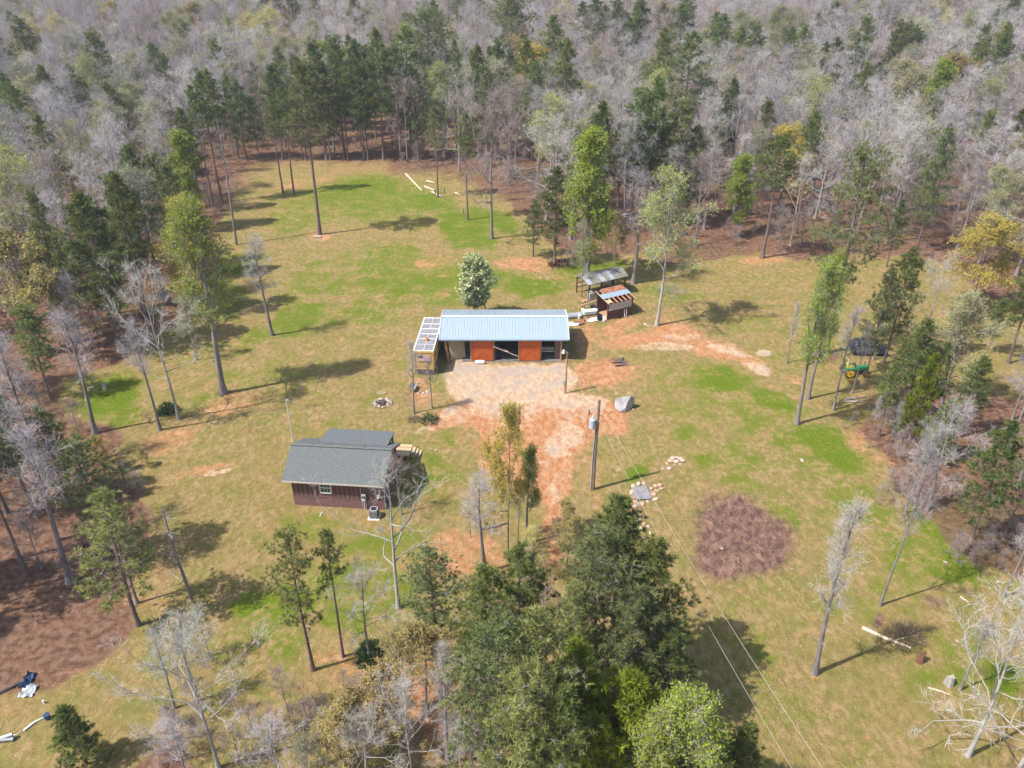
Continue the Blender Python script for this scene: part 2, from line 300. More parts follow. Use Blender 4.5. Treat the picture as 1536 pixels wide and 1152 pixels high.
    base = mix(ss(warp(att('dark'), .8, .8), .2, 1.0), base, drk)
    clay = mix(ss(M('ADD', strk2, M('MULTIPLY', M('SUBTRACT', fine, .5), .4)), .34, .64), (.43, .17, .082), (.62, .34, .20))
    clay = mix(M('MULTIPLY', ss(M('ADD', sm, M('MULTIPLY', M('SUBTRACT', clump, .5), .5)), .48, .66), .6), clay, (.43, .30, .165))
    clay = mix(M('MULTIPLY', ss(M('ADD', mid, M('MULTIPLY', M('SUBTRACT', grit, .5), .5)), .54, .7), .42), clay, (.66, .45, .31))
    base = mix(M('MULTIPLY', ss(warp(att('clay'), .95, .8), .38, .95), .92), base, clay)
    pal = mix(ss(M('ADD', strk2, M('MULTIPLY', M('SUBTRACT', grit, .5), .9)), .32, .68), (.50, .33, .215), (.76, .57, .41))
    pal = mix(M('MULTIPLY', ss(M('ADD', mid, M('MULTIPLY', M('SUBTRACT', fine, .5), .6)), .48, .66), .55), pal, (.40, .355, .31))
    pal = mix(M('MULTIPLY', ss(warp(att('pale'), .5, .4), 1.0, 1.5), .65), pal, mix(ss(grit, .35, .65), (.33, .31, .29), (.52, .49, .46)))
    base = mix(M('MULTIPLY', ss(warp(att('pale'), .8, .7), .34, .85), .93), base, pal)
    k = M('ADD', .30, M('ADD', M('MULTIPLY', micro, .22), M('ADD', M('MULTIPLY', grit, .40), M('ADD', M('MULTIPLY', clump, .42), M('MULTIPLY', fine, .36)))))
    n = N(nt, 'ShaderNodeVectorMath', operation='SCALE'); L(base, n.inputs[0]); L(k, n.inputs['Scale'])
    hs = N(nt, 'ShaderNodeHueSaturation'); hs.inputs['Saturation'].default_value = 1.07; L(n.outputs[0], hs.inputs['Color'])
    L(hs.outputs[0], b.inputs['Base Color']); b.inputs['Roughness'].default_value = .95; b.inputs['Specular IOR Level'].default_value = .1
    bp = N(nt, 'ShaderNodeBump'); bp.inputs['Strength'].default_value = .8; bp.inputs['Distance'].default_value = .12
    L(M('ADD', M('MULTIPLY', grit, .5), M('ADD', clump, fine)), bp.inputs['Height']); L(bp.outputs[0], b.inputs['Normal'])
    return m
GMAT = ground_material()
V = np.stack([fx, fy, GZ], 1)
idx = np.arange(NX*NY).reshape(NY, NX)
Q = np.stack([idx[:-1, :-1].ravel(), idx[:-1, 1:].ravel(), idx[1:, 1:].ravel(), idx[1:, :-1].ravel()], 1)
fc = V[Q].mean(1); cu, cv = PX(fc[:, 0], fc[:, 1]); okf = fc[:, 1] > 8
is_drive = okf & in_poly(cu, cv, DRIVE)
is_wood = (~is_drive) & ((m_lawn[Q].mean(1) < .5) | ~okf)
for nm, sel in (('ground', ~is_drive & ~is_wood), ('driveway', is_drive), ('forest_floor', is_wood)):
    q = Q[sel]; used, inv = np.unique(q, return_inverse=True)
    me = np_mesh(nm, V[used], inv.reshape(q.shape), [GMAT])
    for an, a in (('green', g_green), ('clay', g_clay), ('pale', g_pale), ('dark', g_dark), ('litter', g_lit)):
        t = me.attributes.new(an, 'FLOAT', 'POINT'); t.data.foreach_set('value', a[used].astype(np.float32))
    me.shade_smooth()
    tag(obj(nm, me), kind='structure')
# ------------------------------------------------------------------ trees
def unit(a): return a/np.maximum(np.linalg.norm(a, axis=-1, keepdims=True), 1e-6)
class Buf:
    def __init__(s): s.V = []; s.T = []; s.M = []; s.C = []; s.n = 0
    def add(s, v, t, m, c):
        s.V.append(v); s.T.append(t+s.n); s.M.append(np.full(len(t), m)); s.C.append(np.broadcast_to(c, len(t)).astype(float)); s.n += len(v)
    def tube(s, pts, rad, k=3, m=0, c=.5):
        pts = np.asarray(pts, float); rad = np.asarray(rad, float); n = len(pts)
        d = unit(pts[-1]-pts[0]); a = np.array([0, 0, 1.]) if abs(d[2]) < .9 else np.array([1., 0, 0])
        u = unit(np.cross(d, a)); v = np.cross(d, u)
        ang = np.arange(k)*2*math.pi/k
        ring = np.cos(ang)[:, None]*u + np.sin(ang)[:, None]*v
        P = (pts[:, None, :] + ring[None]*rad[:, None, None]).reshape(-1, 3)
        i = np.arange(n-1)[:, None]*k; j = np.arange(k)[None]; jn = (j+1) % k
        A = (i+j).ravel(); B = (i+jn).ravel(); Cc = (i+k+jn).ravel(); D = (i+k+j).ravel()
        s.add(P, np.concatenate([np.stack([A, B, Cc], 1), np.stack([A, Cc, D], 1)]), m, c)
    def blades(s, o, d, L, W, m=0, c=None, rng=None):
        """diamond-shaped slivers: needles, small leaves, fine twigs"""
        n = len(o); d = unit(d); p = unit(np.cross(d, rng.normal(size=(n, 3))))
        L = np.broadcast_to(L, n)[:, None]; W = np.broadcast_to(W, n)[:, None]
        v = np.stack([o, o+d*L*.45+p*W*.5, o+d*L, o+d*L*.45-p*W*.5], 1).reshape(-1, 3)
        i = np.arange(n)*4
        s.add(v, np.concatenate([np.stack([i, i+1, i+2], 1), np.stack([i, i+2, i+3], 1)]), m, np.concatenate([c, c]) if c is not None else .5)
    def slivers(s, o, d, L, W, m=0, c=.5, rng=None):
        n = len(o); p = unit(np.cross(d, rng.normal(size=(n, 3)))); L = np.broadcast_to(L, n)[:, None]
        v = np.stack([o+p*W*.5, o-p*W*.5, o+d*L], 1).reshape(-1, 3); i = np.arange(n)*3
        s.add(v, np.stack([i, i+1, i+2], 1), m, c)
    def mesh(s, name, mats):
        if not s.V: return None
        return np_mesh(name, np.concatenate(s.V), np.concatenate(s.T), mats, np.concatenate(s.M), np.concatenate(s.C))
BARK_PINE = mat('bark_pine', (.175, .125, .115), .95, .35, 3, .6, stretch=(1, 1, .25))
BARK_GREY = mat('bark_grey', (.215, .19, .185), .95, .35, 3, .5, stretch=(1, 1, .25))
BARK_PALE = mat('bark_pale', (.35, .33, .305), .95, .25, 3, .4, stretch=(1, 1, .25))
BARK_DARK = mat('bark_dark', (.13, .11, .105), .95, .4, 3, .6, stretch=(1, 1, .25))
TWIG_GREY = leaf_mat('twig_grey', (.30, .27, .275), (.52, .48, .48), .015, .2, .12)
TWIG_PALE = leaf_mat('twig_pale', (.36, .345, .32), (.55, .53, .49), .01, .12, .12)
TWIG_PINK = leaf_mat('twig_pink', (.28, .215, .20), (.42, .34, .32), .015, .15, .12)
TWIG_BROWN = leaf_mat('twig_brown', (.19, .145, .13), (.33, .27, .25), .015, .15, .1)
NEEDLE = leaf_mat('pine_needles', (.068, .102, .030), (.28, .325, .10), .018, .22, .33)
NEEDLE_Y = leaf_mat('pine_needles_fresh', (.09, .13, .015), (.33, .38, .04), .012, .15, .3)
NEEDLE_O = leaf_mat('pine_needles_olive', (.095, .12, .048), (.31, .34, .14), .018, .18, .33)
NEEDLE_L = leaf_mat('pine_needles_light', (.13, .15, .045), (.40, .42, .15), .015, .12, .38)
LEAF_V = leaf_mat('spring_leaves_yellow_green', (.27, .30, .07), (.47, .49, .17), .012, .1, .35)
LEAF_G = leaf_mat('spring_leaves_green', (.16, .21, .022), (.40, .45, .075), .012, .15, .35)
LEAF_Y = leaf_mat('spring_leaves_yellow', (.40, .33, .06), (.66, .55, .13), .02, .15, .35)
LEAF_O = leaf_mat('spring_leaves_ochre', (.30, .24, .075), (.48, .39, .16), .015, .15, .3)
LEAF_P = leaf_mat('spring_buds_pale', (.25, .25, .11), (.43, .42, .22), .015, .15, .3)
FLOWER = leaf_mat('white_blossom', (.28, .33, .10), (.66, .67, .42), .01, .1, .3)
def trunk_pts(rng, H, n, sway, lean=(0, 0)):
    z = np.linspace(0, 1, n); ph = rng.uniform(0, 6.3, 2)
    x = sway*(np.sin(z*4+ph[0])-math.sin(ph[0])) + lean[0]*z**1.3; y = sway*(np.sin(z*3.3+ph[1])-math.sin(ph[1])) + lean[1]*z**1.3
    return np.stack([x, y, z*H], 1)
def make_pine(seed, H=20., cb=.5, Rc=2.8, nl=46, shape='round', needle=NEEDLE, tk=1.0, nb=20, stubs=10, tf=1.0):
    rng = np.random.default_rng(seed); T = Buf(); C = Buf()
    tp = trunk_pts(rng, H, 14, .12); r0 = .0115*H*.9*tf
    zr = np.linspace(0, 1, 14); rad = r0*(1-.86*zr**1.1); rad[0] *= 1.45; rad[1] *= 1.05
    T.tube(tp, rad, 8, 0)
    def at(z): return np.array([np.interp(z, tp[:, 2], tp[:, i]) for i in range(3)])
    for i in range(stubs):                              # dead stubs below the crown
        z = rng.uniform(.3*cb, cb)*H if cb > .2 else .1*H; a = rng.uniform(0, 6.3); L = rng.uniform(.25, 1.3)
        p = at(z); d = np.array([math.cos(a), math.sin(a), rng.uniform(-.2, .35)])
        T.tube([p, p+d*L*.6, p+d*L+np.array([0, 0, .1])], [.035, .022, .006], 3, 0)
    tips = []; tdir = []; wt = []
    for i in range(nl):
        t = (i+rng.uniform(0, 1))/nl; t = t**.9; z = (cb+(1-cb)*t*.985)*H; a = i*2.39996+rng.normal(0, .45)
        if shape == 'round': L = Rc*(.40+.60*math.sin(math.pi*min(1, t**.62*.93+.05)))*(1-.55*t**3)*rng.uniform(.55, 1.18)
        elif shape == 'cone': L = Rc*((1-t)**.75*.93+.1)*rng.uniform(.7, 1.15)
        else: L = Rc*(.35+.65*math.sin(math.pi*min(1, t*.9+.08)))*rng.uniform(.45, 1.2)
        el = R(-8+58*t**1.2)+rng.normal(0, .16)
        p0 = at(z); d = np.array([math.cos(a)*math.cos(el), math.sin(a)*math.cos(el), math.sin(el)])
        s_ = np.linspace(0, 1, 5)[:, None]; pts = p0 + d*L*s_ + np.array([0, 0, 1.])*(.16*L*s_**2.2) + rng.normal(0, .04*L, (5, 3))*s_
        T.tube(pts, (.016+.016*L)*np.array([1, .75, .5, .3, .12]), 3, 0)
        nk = int((5+L*8.5)*tk)
        s2 = rng.uniform(.28, 1.0, nk)**.75
        base = np.stack([np.interp(s2, s_[:, 0], pts[:, k]) for k in range(3)], 1)
        off = rng.normal(0, 1, (nk, 3))*np.array([1, 1, .5])*(.10+.17*L*(1.15-.65*s2))[:, None]
        tips.append(base+off); tdir.append(unit(d*1.0+unit(off+1e-4)*.8+np.array([0, 0, .55]))); wt.append(np.full(nk, t))
        C.slivers(base, unit(off+1e-4), np.linalg.norm(off, axis=1), .02, 1, .3, rng)
    tips = np.concatenate(tips); tdir = np.concatenate(tdir); n = len(tips)
    o = np.repeat(tips, nb, 0); dd = unit(np.repeat(tdir, nb, 0)*.75 + rng.normal(0, .62, (n*nb, 3)))
    tint = np.clip(np.repeat(rng.beta(2, 2.2, n), nb)+rng.normal(0, .13, n*nb), 0, 1)
    C.blades(o - dd*.06, dd, rng.uniform(.26, .54, n*nb), rng.uniform(.03, .06, n*nb), 0, tint, rng)
    return T.mesh('pine_trunk', [BARK_PINE]), C.mesh('pine_crown', [needle, TWIG_GREY]), H
def make_hard(seed, H=16., cb=.35, spread=.45, nl=15, leaf=None, twig=TWIG_GREY, bark=BARK_GREY, ld=1.0, lsz=.16, up=.6, fine=8, forks=1, snag=False, lean=(0, 0), tw=1.0, lowtwig=0, tf=1.0, lt=.55):
    """hardwood: trunk and limbs as tubes, then branches, twigs and a haze of slivers; optional young leaves"""
    rng = np.random.default_rng(seed); T = Buf(); C = Buf()
    tp = trunk_pts(rng, H*(.92 if not snag else 1), 13, .02*H*.6, lean); r0 = .0125*H*.85*tf
    zr = np.linspace(0, 1, 13); rad = r0*(1-.9*zr**.9)+.012; rad[0] *= 1.5
    if snag: rad = r0*(1-.72*zr)
    T.tube(tp, rad, 7, 0)
    def at(z): return np.array([np.interp(z, tp[:, 2], tp[:, i]) for i in range(3)])
    def branch(p, d, L, r, n, curl, upw):
        pts = [p]; q = p.copy(); dd = d.copy()
        for k in range(n):
            dd = unit(dd + rng.normal(0, curl, 3) + np.array([0, 0, upw])); q = q+dd*L/n; pts.append(q)
        return np.array(pts), dd
    fo, fd, fl = [], [], []
    for i in range(nl):
        t = (i+rng.uniform(0, 1))/nl; z = (cb+(.98-cb)*t)*H*.92; a = i*2.39996+rng.normal(0, .5)
        prof = .45+.55*math.sin(math.pi*min(1., .18+.8*t)); L = spread*H*prof*rng.uniform(.65, 1.15)*(1-.35*t)
        el = R(18+50*t**.8)*up/.6+rng.normal(0, .15)
        d = np.array([math.cos(a)*math.cos(el), math.sin(a)*math.cos(el), math.sin(el)])
        r = max(.012, np.interp(z, tp[:, 2], rad)*lt)
        n1 = 6; pts, _ = branch(at(z), d, L, r, n1, .24, .09*up)
        T.tube(pts, r*np.linspace(1, .22, n1+1), 4, 0)
        if snag and rng.random() < .45: continue
        nb = int(rng.integers(5, 8)*tw) if not snag else 2
        for j in range(nb):
            s = rng.uniform(.25, 1.); k = min(n1-1, int(s*n1)); p = pts[k]+(pts[k+1]-pts[k])*(s*n1-k); dl = unit(pts[k+1]-pts[k])
            d2 = unit(dl*.8+rng.normal(0, .62, 3)+np.array([0, 0, .28])); L2 = L*rng.uniform(.28, .55)*(1.15-.5*s); r2 = r*(.42-.2*s)+.006
            p2, _ = branch(p, d2, L2, r2, 3, .2, .06)
            C.tube(p2, r2*np.array([1, .7, .45, .2]), 3, 0, rng.uniform(.1, .6))
            n3 = int(rng.integers(4, 8)*tw) if not snag else 3
            for q in range(n3):
                s3 = rng.uniform(.15, 1.); k3 = min(2, int(s3*3)); pp = p2[k3]+(p2[k3+1]-p2[k3])*(s3*3-k3); d3 = unit(unit(p2[k3+1]-p2[k3])*.75+rng.normal(0, .6, 3)+np.array([0, 0, .2]))
                L3 = rng.uniform(.5, 1.15)*(.35+.05*H); e = pp+d3*L3*.5; e2 = e+unit(d3+rng.normal(0, .3, 3))*L3*.5
                C.tube([pp, e, e2], [.011, .008, .003], 3, 0, rng.uniform(.3, .9))
                nf = fine if not snag else 1
                ss_ = rng.uniform(.1, 1, nf)[:, None]; fo.append(np.where(ss_ < .5, pp+(e-pp)*ss_*2, e+(e2-e)*(ss_*2-1)))
                fd.append(unit(d3*.7+rng.normal(0, .6, (nf, 3))+np.array([0, 0, .15]))); fl.append(rng.uniform(.3, .75, nf)*(.3+.045*H))
    for i in range(lowtwig):                              # epicormic twigs hugging the trunk
        z = rng.uniform(.2, .95)*H*.9; a = rng.uniform(0, 6.3); d = unit(np.array([math.cos(a), math.sin(a), rng.uniform(-.3, .7)])); p = at(z); L = rng.uniform(.3, 1.1)
        nf = 5; e = p+d*L; C.tube([p, p+d*L*.5, e], [.014, .009, .004], 3, 0, .7)
        fo.append(p+d*L*rng.uniform(.3, 1, nf)[:, None]); fd.append(unit(d*.5+rng.normal(0, .7, (nf, 3)))); fl.append(rng.uniform(.2, .5, nf))
    fo = np.concatenate(fo); fd = np.concatenate(fd); fl = np.concatenate(fl)
    C.slivers(fo, fd, fl, .017, 0, rng.uniform(.4, 1, len(fo)), rng)
    if leaf:
        m = max(2, int(round(ld*4))); n = len(fo); sel = rng.random(n) < min(1, ld)
        f0, d0, l0 = fo[sel], fd[sel], fl[sel]; o = np.repeat(f0, m, 0)+np.repeat(d0*l0[:, None], m, 0)*rng.uniform(.4, 1.05, (len(f0)*m, 1))
        dd = unit(np.repeat(d0, m, 0)*.4+rng.normal(0, .8, o.shape)); tint = np.clip(np.repeat(rng.beta(2, 2, len(f0)), m)+rng.normal(0, .15, len(o)), 0, 1)
        C.blades(o, dd, rng.uniform(.7, 1.4, len(o))*lsz, rng.uniform(.5, .85, len(o))*lsz, 1, tint, rng)
    return T.mesh('hardwood_trunk', [bark]), C.mesh('hardwood_crown', [twig] + ([leaf] if leaf else [])), H
PROTO = {
 'PT': [make_pine(1, 22, .60, 2.9, 36), make_pine(2, 22, .66, 2.5, 32), make_pine(3, 22, .55, 3.1, 42, needle=NEEDLE_O)],
 'PF': [make_pine(4, 17, .30, 2.9, 56), make_pine(5, 17, .38, 2.6, 50), make_pine(6, 17, .24, 3.0, 60, needle=NEEDLE_O), make_pine(7, 17, .34, 2.8, 52, 'wild')],
 'PY': [make_pine(8, 9, .08, 2.3, 54, 'cone', stubs=0), make_pine(9, 9, .12, 2.2, 48, 'cone', NEEDLE_Y, stubs=0)],
 'PW': [make_pine(10, 24, .42, 5.2, 40, 'wild', NEEDLE_O, tk=1.1, tf=1.45), make_pine(30, 22, .46, 4.4, 44, 'wild', NEEDLE_O, tk=1.0)],
 'PL': [make_pine(35, 17, .36, 2.5, 40, 'wild', NEEDLE_L, tk=.75), make_pine(36, 17, .28, 2.9, 46, 'round', NEEDLE_L, tk=.75), make_pine(37, 17, .30, 2.7, 46, 'wild', NEEDLE_O, tk=.8)],
 'HV': [make_hard(34, 16, .34, .34, 17, LEAF_V, TWIG_PALE, bark=BARK_PALE, ld=.8, lsz=.15, up=.7, tf=1.1)],
 'HB': [make_hard(11, 16, .30, .42), make_hard(12, 16, .34, .38, 16), make_hard(13, 16, .26, .46, 16, twig=TWIG_PINK), make_hard(14, 16, .38, .36, 15, twig=TWIG_GREY)],
 'HW': [make_hard(15, 14, .3, .48, 14, twig=TWIG_PALE, bark=BARK_PALE), make_hard(16, 14, .25, .5, 15, twig=TWIG_PALE, bark=BARK_PALE)],
 'HS': [make_hard(17, 15, .45, .22, 15, twig=TWIG_GREY, up=.75, fine=5, tf=1.4), make_hard(18, 15, .5, .18, 14, twig=TWIG_GREY, up=.7, fine=5, tf=1.5)],
 'HL': [make_hard(19, 15, .40, .20, 16, twig=TWIG_PALE, bark=BARK_GREY, fine=6, lowtwig=60, tf=1.6)],
 'HG': [make_hard(20, 16, .25, .24, 18, LEAF_G, TWIG_PALE, ld=1.7, lsz=.16, up=.85, tf=1.4), make_hard(21, 15, .35, .24, 16, LEAF_G, TWIG_GREY, ld=1.0, lsz=.13, up=.8, tf=1.7)],
 'HY': [make_hard(22, 14, .28, .38, 15, LEAF_Y, TWIG_GREY, ld=1.0, lsz=.18), make_hard(23, 14, .3, .36, 15, LEAF_Y, TWIG_PALE, ld=.6, lsz=.16)],
 'HO': [make_hard(24, 12, .2, .42, 15, LEAF_O, TWIG_GREY, ld=.9, lsz=.17)],
 'HP': [make_hard(25, 15, .3, .32, 15, LEAF_P, TWIG_GREY, ld=.6, lsz=.15), make_hard(26, 15, .28, .36, 16, LEAF_P, TWIG_PALE, ld=.9, lsz=.15)],
 'SN': [make_hard(27, 14, .35, .13, 12, snag=True, bark=BARK_GREY, twig=TWIG_PALE, up=.5), make_hard(28, 14, .3, .16, 10, snag=True, bark=BARK_GREY, twig=TWIG_PALE, up=.55)],
 'DO': [make_hard(29, 11, .3, .5, 13, bark=BARK_PALE, twig=TWIG_PALE, up=.5, fine=3, tw=.8, tf=1.2, lt=.75)],
 'BL': [make_hard(31, 5, .06, .42, 20, FLOWER, TWIG_PALE, ld=1.6, lsz=.17, up=1.0)],
 'BR': [make_hard(32, 5, .04, .5, 16, twig=TWIG_BROWN, up=.8, fine=5, tw=.8), make_hard(33, 5, .04, .5, 16, twig=TWIG_PINK, up=.8, fine=5, tw=.8)],
}
NAMES = dict(PT='pine_tree', PF='pine_tree', PY='pine_tree', PW='pine_tree', PL='pine_tree', HV='budding_tree', HB='bare_tree', HW='bare_tree', HS='bare_tree', HL='bare_tree', HG='budding_tree', HY='budding_tree', HO='budding_tree', HP='budding_tree', SN='dead_tree', DO='dead_tree', BL='blossoming_tree', BR='brush_sapling')
PLACED = []
def gz(x, y):
    return float((fbm(x/9, y/9, 77)-.5)*.10*np.clip((abs(x)-20)/20, 0, 1)) - .04
def tree(kind, x, y, h, label, group=None, wf=1.0, var=None, rz=None, tilt=(0, 0)):
    P = PROTO[kind]; i = (len(PLACED) if var is None else var) % len(P); tm, cm, H0 = P[i]; s = h/H0
    e = empty(NAMES[kind], (x, y, gz(x, y)), 0, label, 'tree', group)
    e.rotation_euler = (tilt[0], tilt[1], random.uniform(0, 6.28) if rz is None else rz)
    ws = s*wf if wf != 1.0 else s
    e.scale = (ws, ws, s)
    obj('trunk', tm, e); obj('crown', cm, e)
    PLACED.append((x, y, kind, h)); return e
def tree_px(kind, bx, by, ty, label, wf=1.0, group=None, **k):
    x, y = G(bx, by); return tree(kind, x, y, HT(bx, by, ty), label, group, wf, **k)
def tree_top(kind, px, ty, h, label, wf=1.0, group=None, **k):
    x, y = G(px, ty, h); return tree(kind, x, y, h, label, group, wf, **k)
# ------------------------------------------------------------------ trees standing on and round the clearing (base pixel, top pixel row)
T_ = tree_px
T_('SN', 355, 367, 178, 'bare dead pine pole with short stubs at the lawn behind the barn edge', tilt=(0, .0))
T_('PT', 480, 352, 95, 'tall lone pine with long bare trunk standing on the lawn behind the barn', var=2)
T_('HS', 408, 503, 352, 'small slender bare tree alone on the lawn behind the cottage', wf=1.15)
T_('HG', 335, 590, 298, 'tall pale green budding tree leaning over the clay patch on the lawn', var=1, wf=.9)
T_('HW', 268, 628, 400, 'whitish bare tree with a small green bush at its foot', wf=.8)
T_('HS', 240, 645, 470, 'thin dark leaning tree next to the whitish bare tree', wf=.8)
T_('HP', 296, 540, 440, 'thin pale budding tree at the cottage side lawn edge behind the grass patch', wf=.8)
T_('HY', 300, 470, 300, 'yellow green leafy tree at the edge of the lawn behind the barn', wf=.75, var=0)
T_('PF', 180, 527, 290, 'broad dark pine at the wood edge above the bright grass patch', wf=1.2, var=0)
T_('PF', 112, 512, 288, 'narrow grey green pine in the cottage side wood', wf=.75, var=2)
T_('PF', 222, 480, 262, 'dark pine standing behind the broad pine at the cottage side wood edge', wf=1.0, var=1)
T_('PF', 77, 598, 465, 'pine with broad flat crown above the garden side of the cottage side wood', wf=1.3, var=3)
T_('PF', 54, 774, 585, 'tall dense pine in the cottage side wood beside a leaning twin trunk', wf=1.2, var=1)
T_('PF', 12, 770, 560, 'dark pine deep in the cottage side wood', wf=1.2, var=0)
T_('PF', 100, 745, 610, 'grey green pine over the yellow bushes at the cottage side wood edge', wf=1.2, var=2)
T_('PL', 165, 840, 668, 'bushy pine at the lawn corner beside the yellow bushes', wf=1.35, var=2)
T_('PL', 208, 938, 740, 'pine with leaning grey trunk at the tip of the wood beside the cottage', wf=1.35, var=1)
T_('HL', 206, 905, 745, 'pale twiggy trunk leaning against the pine at the tip of the wood beside the cottage', wf=.7)
for i, (bx, by, h) in enumerate(((-60,905,17),(-160,960,18),(-240,930,18),(-20,850,15),(40,860,13),(-330,1020,18))):
    x, y = G(bx, by); tree('PF' if i == 2 else 'PT', x, y, h, 'pine with bare lower trunk in the shaded wood near the plastic pipe', 'pines of the shaded wood above the pipe', 1.15)
T_('HY', 158, 710, 655, 'small yellow flowering bush tree at the cottage side wood edge', wf=1.0)
T_('HY', 128, 700, 640, 'small pale yellow budding tree among the cottage side pines', wf=.8)
T_('HO', 215, 700, 672, 'low ochre bush beside the clay patch', wf=1.0)
T_('SN', 293, 915, 752, 'dead leaning tree with broken bare limbs below the cottage', wf=1.4, var=0)
T_('HP', 315, 985, 905, 'small grey green bush tree at the foot of the dead leaning tree', wf=1.0)
T_('HL', 262, 1062, 938, 'slim bare tree with lichen grey twigs at the lawn near the plastic pipe', wf=.7)
T_('HW', 328, 1152, 930, 'pale bare oak with crooked white limbs in the brush in front of the cottage', wf=.9, var=0)
T_('HB', 300, 1050, 960, 'purple grey leafless bush tree behind the pale oak', wf=1.0, var=2)
T_('HB', 432, 1065, 1000, 'low pinkish leafless bush on the clay bank', wf=1.1, var=2)
tree_top('PY', 96, 1062, 5.0, 'young bright pine beside the white plastic pipe', 1.15, var=0)
T_('PL', 470, 1005, 800, 'slender pine with thin yellow green crown standing alone below the cottage', wf=1.05, var=0)
T_('PT', 515, 985, 795, 'slender pine with high dark tuft behind grey twigs', wf=.8, var=1)
T_('HB', 555, 985, 850, 'grey leafless tree bent sideways beside the dead oak', wf=1.2, var=0)
T_('DO', 598, 912, 690, 'dead oak with dark trunk and bleached crooked limbs by the cottage corner', wf=.85)
T_('HB', 603, 772, 690, 'small round twiggy bare tree at the cottage corner', wf=1.1, var=2)
T_('HS', 727, 858, 712, 'bare multi stemmed tree on the clay by the driveway', wf=1.3, var=0)
T_('SN', 706, 806, 745, 'short broken grey trunk beside the driveway', wf=.8, var=1)
T_('HY', 762, 828, 612, 'tall thin tree with yellow young leaves in front of the driveway', wf=.48, var=0)
T_('HG', 790, 815, 668, 'slim pale green tree beside the tall yellow leaved tree', wf=.7, var=1)
T_('HS', 777, 820, 735, 'thin dark sapling between the two slim driveway trees', wf=.6)
T_('HO', 850, 850, 760, 'round ochre bush tree at the end of the driveway', wf=1.0)
T_('HY', 800, 870, 790, 'yellow green bush beside the clay wheel track', wf=1.0, var=1)
T_('PL', 657, 980, 828, 'pine with straight visible trunk beside the dense pine clump', wf=1.35, var=2)
t = tree_top; GRP = 'pines of the dense clump below the driveway'
for k, px, ty, h, wf, v, lb in (
   ('PF', 779, 818, 12.5, 1.0, 0, 'dark topped pine at the head of the clump near the clay bank'),
   ('PF', 722, 850, 12.5, 1.1, 1, 'blue green pine on the cottage side flank of the pine clump'),
   ('PL', 800, 915, 15, 1.1, 1, 'olive pine in the middle of the pine clump'),
   ('PL', 745, 940, 14, 1.1, 2, 'ragged pine in front of the olive pine in the clump'),
   ('PF', 935, 752, 14.5, 1.15, 1, 'tallest dark pine of the clump beside the stone pile'),
   ('PF', 990, 815, 12.5, 1.15, 0, 'broad dark pine at the clump edge by the stone trail'),
   ('PL', 900, 800, 14, 1.25, 2, 'wide grey green pine behind the bright green one'),
   ('PF', 955, 880, 12, 1.2, 2, 'dark brown green pine shading the grass beside the clump'),
   ('PL', 860, 880, 12, 1.1, 1, 'olive pine between the two tallest pines of the clump'),
   ('PF', 1010, 950, 9, 1.2, 0, 'short dark pine at the edge of the big pine shadow'),
   ('PY', 880, 975, 11, 1.1, 1, 'bright yellow green pine in the front of the clump'),
   ('PY', 960, 1010, 10, 1.2, 1, 'fresh green bushy pine beside the leafing tree'),
   ('PL', 780, 1010, 13, 1.2, 0, 'feathery olive pine near the grey saplings'),
   ('PF', 840, 1040, 12, 1.15, 1, 'low pine in the front row of the clump'),
   ('PL', 700, 1000, 10, 1.0, 0, 'thin pine on the outer front of the clump'),
   ('PY', 905, 1080, 9, 1.2, 1, 'small sunlit yellow green pine in the lowest rank of the clump'),
   ('PF', 1060, 1060, 8, 1.1, 0, 'small dark pine behind the leafing tree'),
   ('PY', 1120, 1090, 7, 1.0, 0, 'small dark green pine beside the leafing tree'),
   ('HG', 1040, 1032, 11, 1.25, 1, 'leafing tree with pale crooked branches and lime green leaves'),
   ('HG', 975, 1085, 9, 1.2, 1, 'second smaller leafing tree with lime green sprays'),
   ('HG', 1085, 1095, 7.5, 1.1, 0, 'low bright lime green tree in front of the pine shadow'),
   ('HO', 630, 940, 7, 1.0, 0, 'ochre leafed small tree under the outer pines'),
   ('HY', 590, 935, 6, .9, 1, 'yellow green sapling clump below the dead oak'),
   ('HO', 560, 1010, 6, 1.2, 0, 'wide ochre haze of a budding tree on the clay bank in the brush'),
   ('HO', 500, 1070, 6, 1.2, 0, 'ochre budding bush tree beside the white limbed bare tree'),
   ('HW', 605, 1030, 8, 1.0, 1, 'white limbed bare tree rising from the ochre brush'),
   ('HW', 535, 1075, 7, 1.1, 0, 'white limbed forked bare tree in the brush in front of the cottage'),
   ('HL', 660, 960, 10, .7, 0, 'grey lichen covered thin trunk beside the clay gully'),
   ('HB', 400, 1075, 6, 1.2, 1, 'grey leafless tree over the green bush in the brush in front of the cottage'),
   ('HB', 250, 1075, 6, 1.2, 3, 'grey twig haze tree next to the pale oak'),
   ('HP', 450, 1110, 5, 1.2, 0, 'grey green budding bush tree deep in the brush'),
   ('HB', 690, 1090, 7, 1.0, 0, 'leafless grey tree at the foot of the clay gully'),
   ('HP', 830, 1110, 7, 1.1, 0, 'pale green twig tree at the foot of the pine clump'),
   ('HW', 900, 1095, 6, .9, 1, 'small pale branched tree among the lime leaves')):
    t(k, px, ty, h, lb, wf, var=v)
